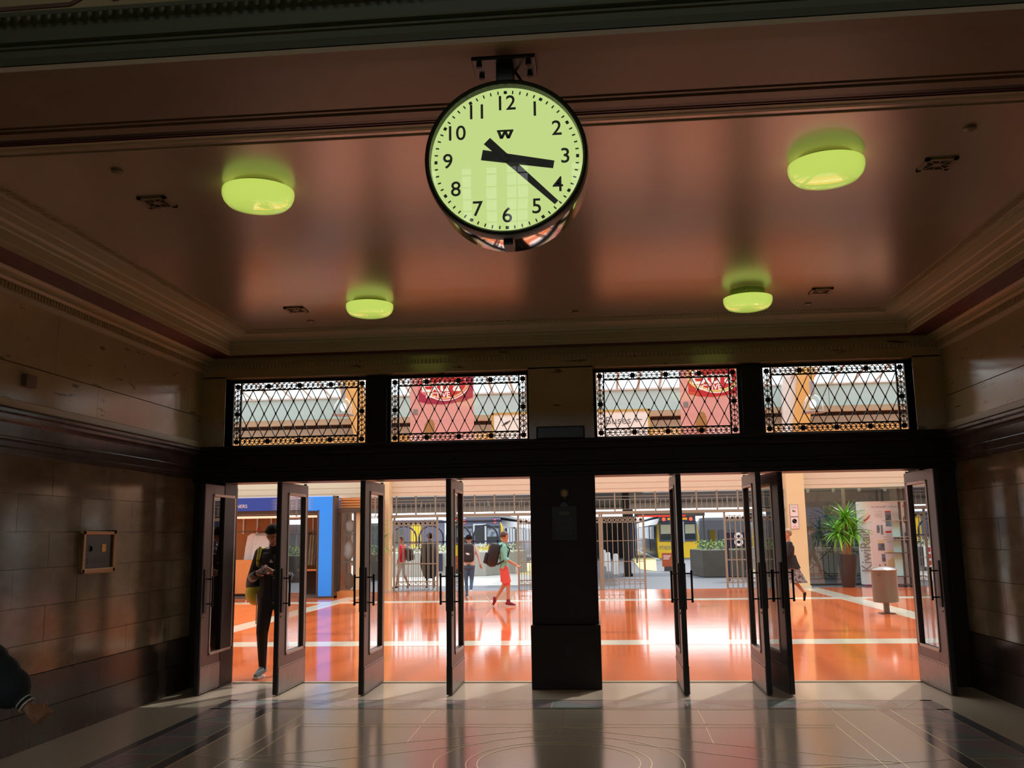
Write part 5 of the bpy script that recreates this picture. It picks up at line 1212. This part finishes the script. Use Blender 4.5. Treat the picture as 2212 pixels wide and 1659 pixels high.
MB().lathe([(0, 0), (.028, 0), (.03, .02), (.03, .12), (.012, .16), (.012, .18), (0, .18)], (-1.885, 10.78, .74), n=16).build('water_bottle', mat('pale_bottle', (.55, .65, .70), .2), label='pale water bottle in the hand of the boy in coral shorts', cat='bottle', smooth=True)
# 4 woman walking left
g, s, j = person('woman with short fair hair in a dark jacket and patterned skirt walking left', (4.22, 11.0, 0), R_(90), 1.62,
    dict(kL=(-.08, .14, .52), aL=(-.08, .20, .12), tL=(-.08, .34, .035), kR=(.08, -.12, .50), aR=(.08, -.32, .24), tR=(.08, -.30, .08), eL=(-.22, .08, 1.15), wL=(-.18, .28, 1.0), eR=(.21, .0, 1.13), wR=(.2, .12, .92)),
    dict(skin=skin_l, top=c_black, leg=c_skirt, shin=skin_l, foot=c_black), vox=.012, hair=hair_f, hair_len=.3, leg_r=.9, arm_r=1.1)
B = MB(); n = 24; prof_ = [(.115, .95), (.15, .88), (.20, .70), (.27, .50)]
for (ra, za), (rb_, zb_) in zip(prof_[:-1], prof_[1:]):
    for k in range(n):
        def pt(r, z, a): return ((r * .85) * cos(a), (r * 1.15 * (1 + .08 * sin(5 * a))) * sin(a) - (.95 - z) * .12, z * s)
        a0, a1 = 2 * pi * k / n, 2 * pi * (k + 1) / n
        B.quad(pt(ra, za, a0), pt(ra, za, a1), pt(rb_, zb_, a1), pt(rb_, zb_, a0))
B.build('skirt', c_skirt, g, world=False, smooth=True)
B = MB(); prof_ = [(.14, 1.15), (.155, 1.0), (.19, .84)]
for (ra, za), (rb_, zb_) in zip(prof_[:-1], prof_[1:]):
    for k in range(n):
        a0, a1 = 2 * pi * k / n, 2 * pi * (k + 1) / n
        B.quad(pt(ra, za, a0), pt(ra, za, a1), pt(rb_, zb_, a1), pt(rb_, zb_, a0))
B.build('jacket_hem', c_black, g, world=False, smooth=True)
# 5 long dark coat behind the leftmost gate
g, s, j = person('figure in a long black coat seen from behind through the leftmost iron gate', (-5.25, 18.35, 0), R_(20), 1.68,
    dict(kL=(-.08, .06, .5), aL=(-.08, .05, .1), tL=(-.09, .18, .035), kR=(.09, -.05, .48), aR=(.10, -.25, .14), tR=(.10, -.17, .04)), dict(skin=skin_d, top=c_black, leg=c_black, foot=c_black), vox=.016, hair=hair_k, hair_len=.4, arm_r=1.5, trunk=(.13, .14))
MB().lathe([(.05, 1.48), (.17, 1.40), (.25, 1.20), (.30, .85), (.27, .62), (.20, .40), (.14, .32), (0, .34)], (0, 0, 0), n=24).build('coat', c_black, g, world=False, smooth=True)
# 6 red jacket
g, s, j = person('figure in a red jacket with a dark pack behind the leftmost gate', (-6.12, 18.3, 0), R_(80), 1.60,
    dict(kL=(-.08, .10, .5), aL=(-.08, .16, .1), tL=(-.09, .29, .035), kR=(.09, -.05, .48), aR=(.09, -.22, .14), tR=(.09, -.15, .04)), dict(skin=skin_l, top=c_red, leg=c_grey, shin=skin_l, foot=c_black), vox=.016, hair=hair_b, arm_r=1.2)
backpack('dark round pack on the figure in the red jacket', (-5.98, 18.3, 1.05), R_(80), (.28, .20, .40), bag_k)
# 7 dark figure behind yucca
g, s, j = person('dark-suited figure striding left behind the yucca and the lattice fence', (6.85, 20.9, 0), R_(-85), 1.72,
    dict(hL=(-.09, 0, .93), kL=(-.08, -.10, .50), aL=(-.08, -.38, .17), tL=(-.08, -.30, .05), kR=(.09, .18, .52), aR=(.09, .30, .09), tR=(.09, .43, .04)), dict(skin=skin_d, top=c_navy, leg=c_black, foot=c_black), vox=.016, hair=hair_k, arm_r=1.2)
# 8 passer-by at the left edge, arm swinging into view
g, s, j = person('passer-by whose dark puffy sleeve and braceleted fist swing in at the left edge', (-2.99, -6.58, 0), R_(-90), 1.75,
    dict(sR=(.18, 0, 1.41), eR=(.20, .27, 1.17), wR=(.20, .545, .945), dR=(.0, .75, -.66), kR=(.10, -.05, .5), aR=(.1, -.25, .14), tR=(.1, -.17, .04), kL=(-.1, .12, .5), aL=(-.1, .15, .09), tL=(-.1, .29, .04), curl=1.5),
    dict(skin=skin_d, top=c_navy, leg=c_black, foot=c_black), vox=.0085, hair=hair_k, arm_r=1.45)
e_, w_ = j['eR'], j['wR']; d_ = (w_ - e_).normalized()
for k, (t, r) in enumerate(((.05, .092), (.30, .097), (.52, .094), (.72, .086))):
    p = e_.lerp(w_, t); MB().ball(p, r, 1, 1, 1, 20, 14).build('sleeve_fold', c_navy, g, world=False, smooth=True)
MB().tube(e_, e_.lerp(w_, .80), .09, .074, n=24).build('sleeve', c_navy, g, world=False, smooth=True)
for t in (.97, 1.03):
    c_ = e_.lerp(w_, t); B = MB(); x_ = d_.orthogonal().normalized(); y_ = d_.cross(x_)
    B.path([c_ + (x_ * cos(a) + y_ * sin(a)) * .034 for a in [i * 2 * pi / 20 for i in range(21)]], .0045, 6).build('bracelet', c_white, g, world=False, smooth=True)
bpy.data.scenes.remove(TS)
# ------------------------------------------------------------------ lettering becomes plain meshes
bpy.context.view_layer.update()
dg_ = bpy.context.evaluated_depsgraph_get()
for o in [o for o in bpy.data.objects if o.type == 'FONT']:
    me = bpy.data.meshes.new_from_object(o.evaluated_get(dg_)); me.name = o.name
    n = bpy.data.objects.new('tmp', me); COL.objects.link(n); n.parent = o.parent; n.location = o.location; n.rotation_euler = o.rotation_euler; n.scale = o.scale
    nm = o.name; bpy.data.objects.remove(o); n.name = nm
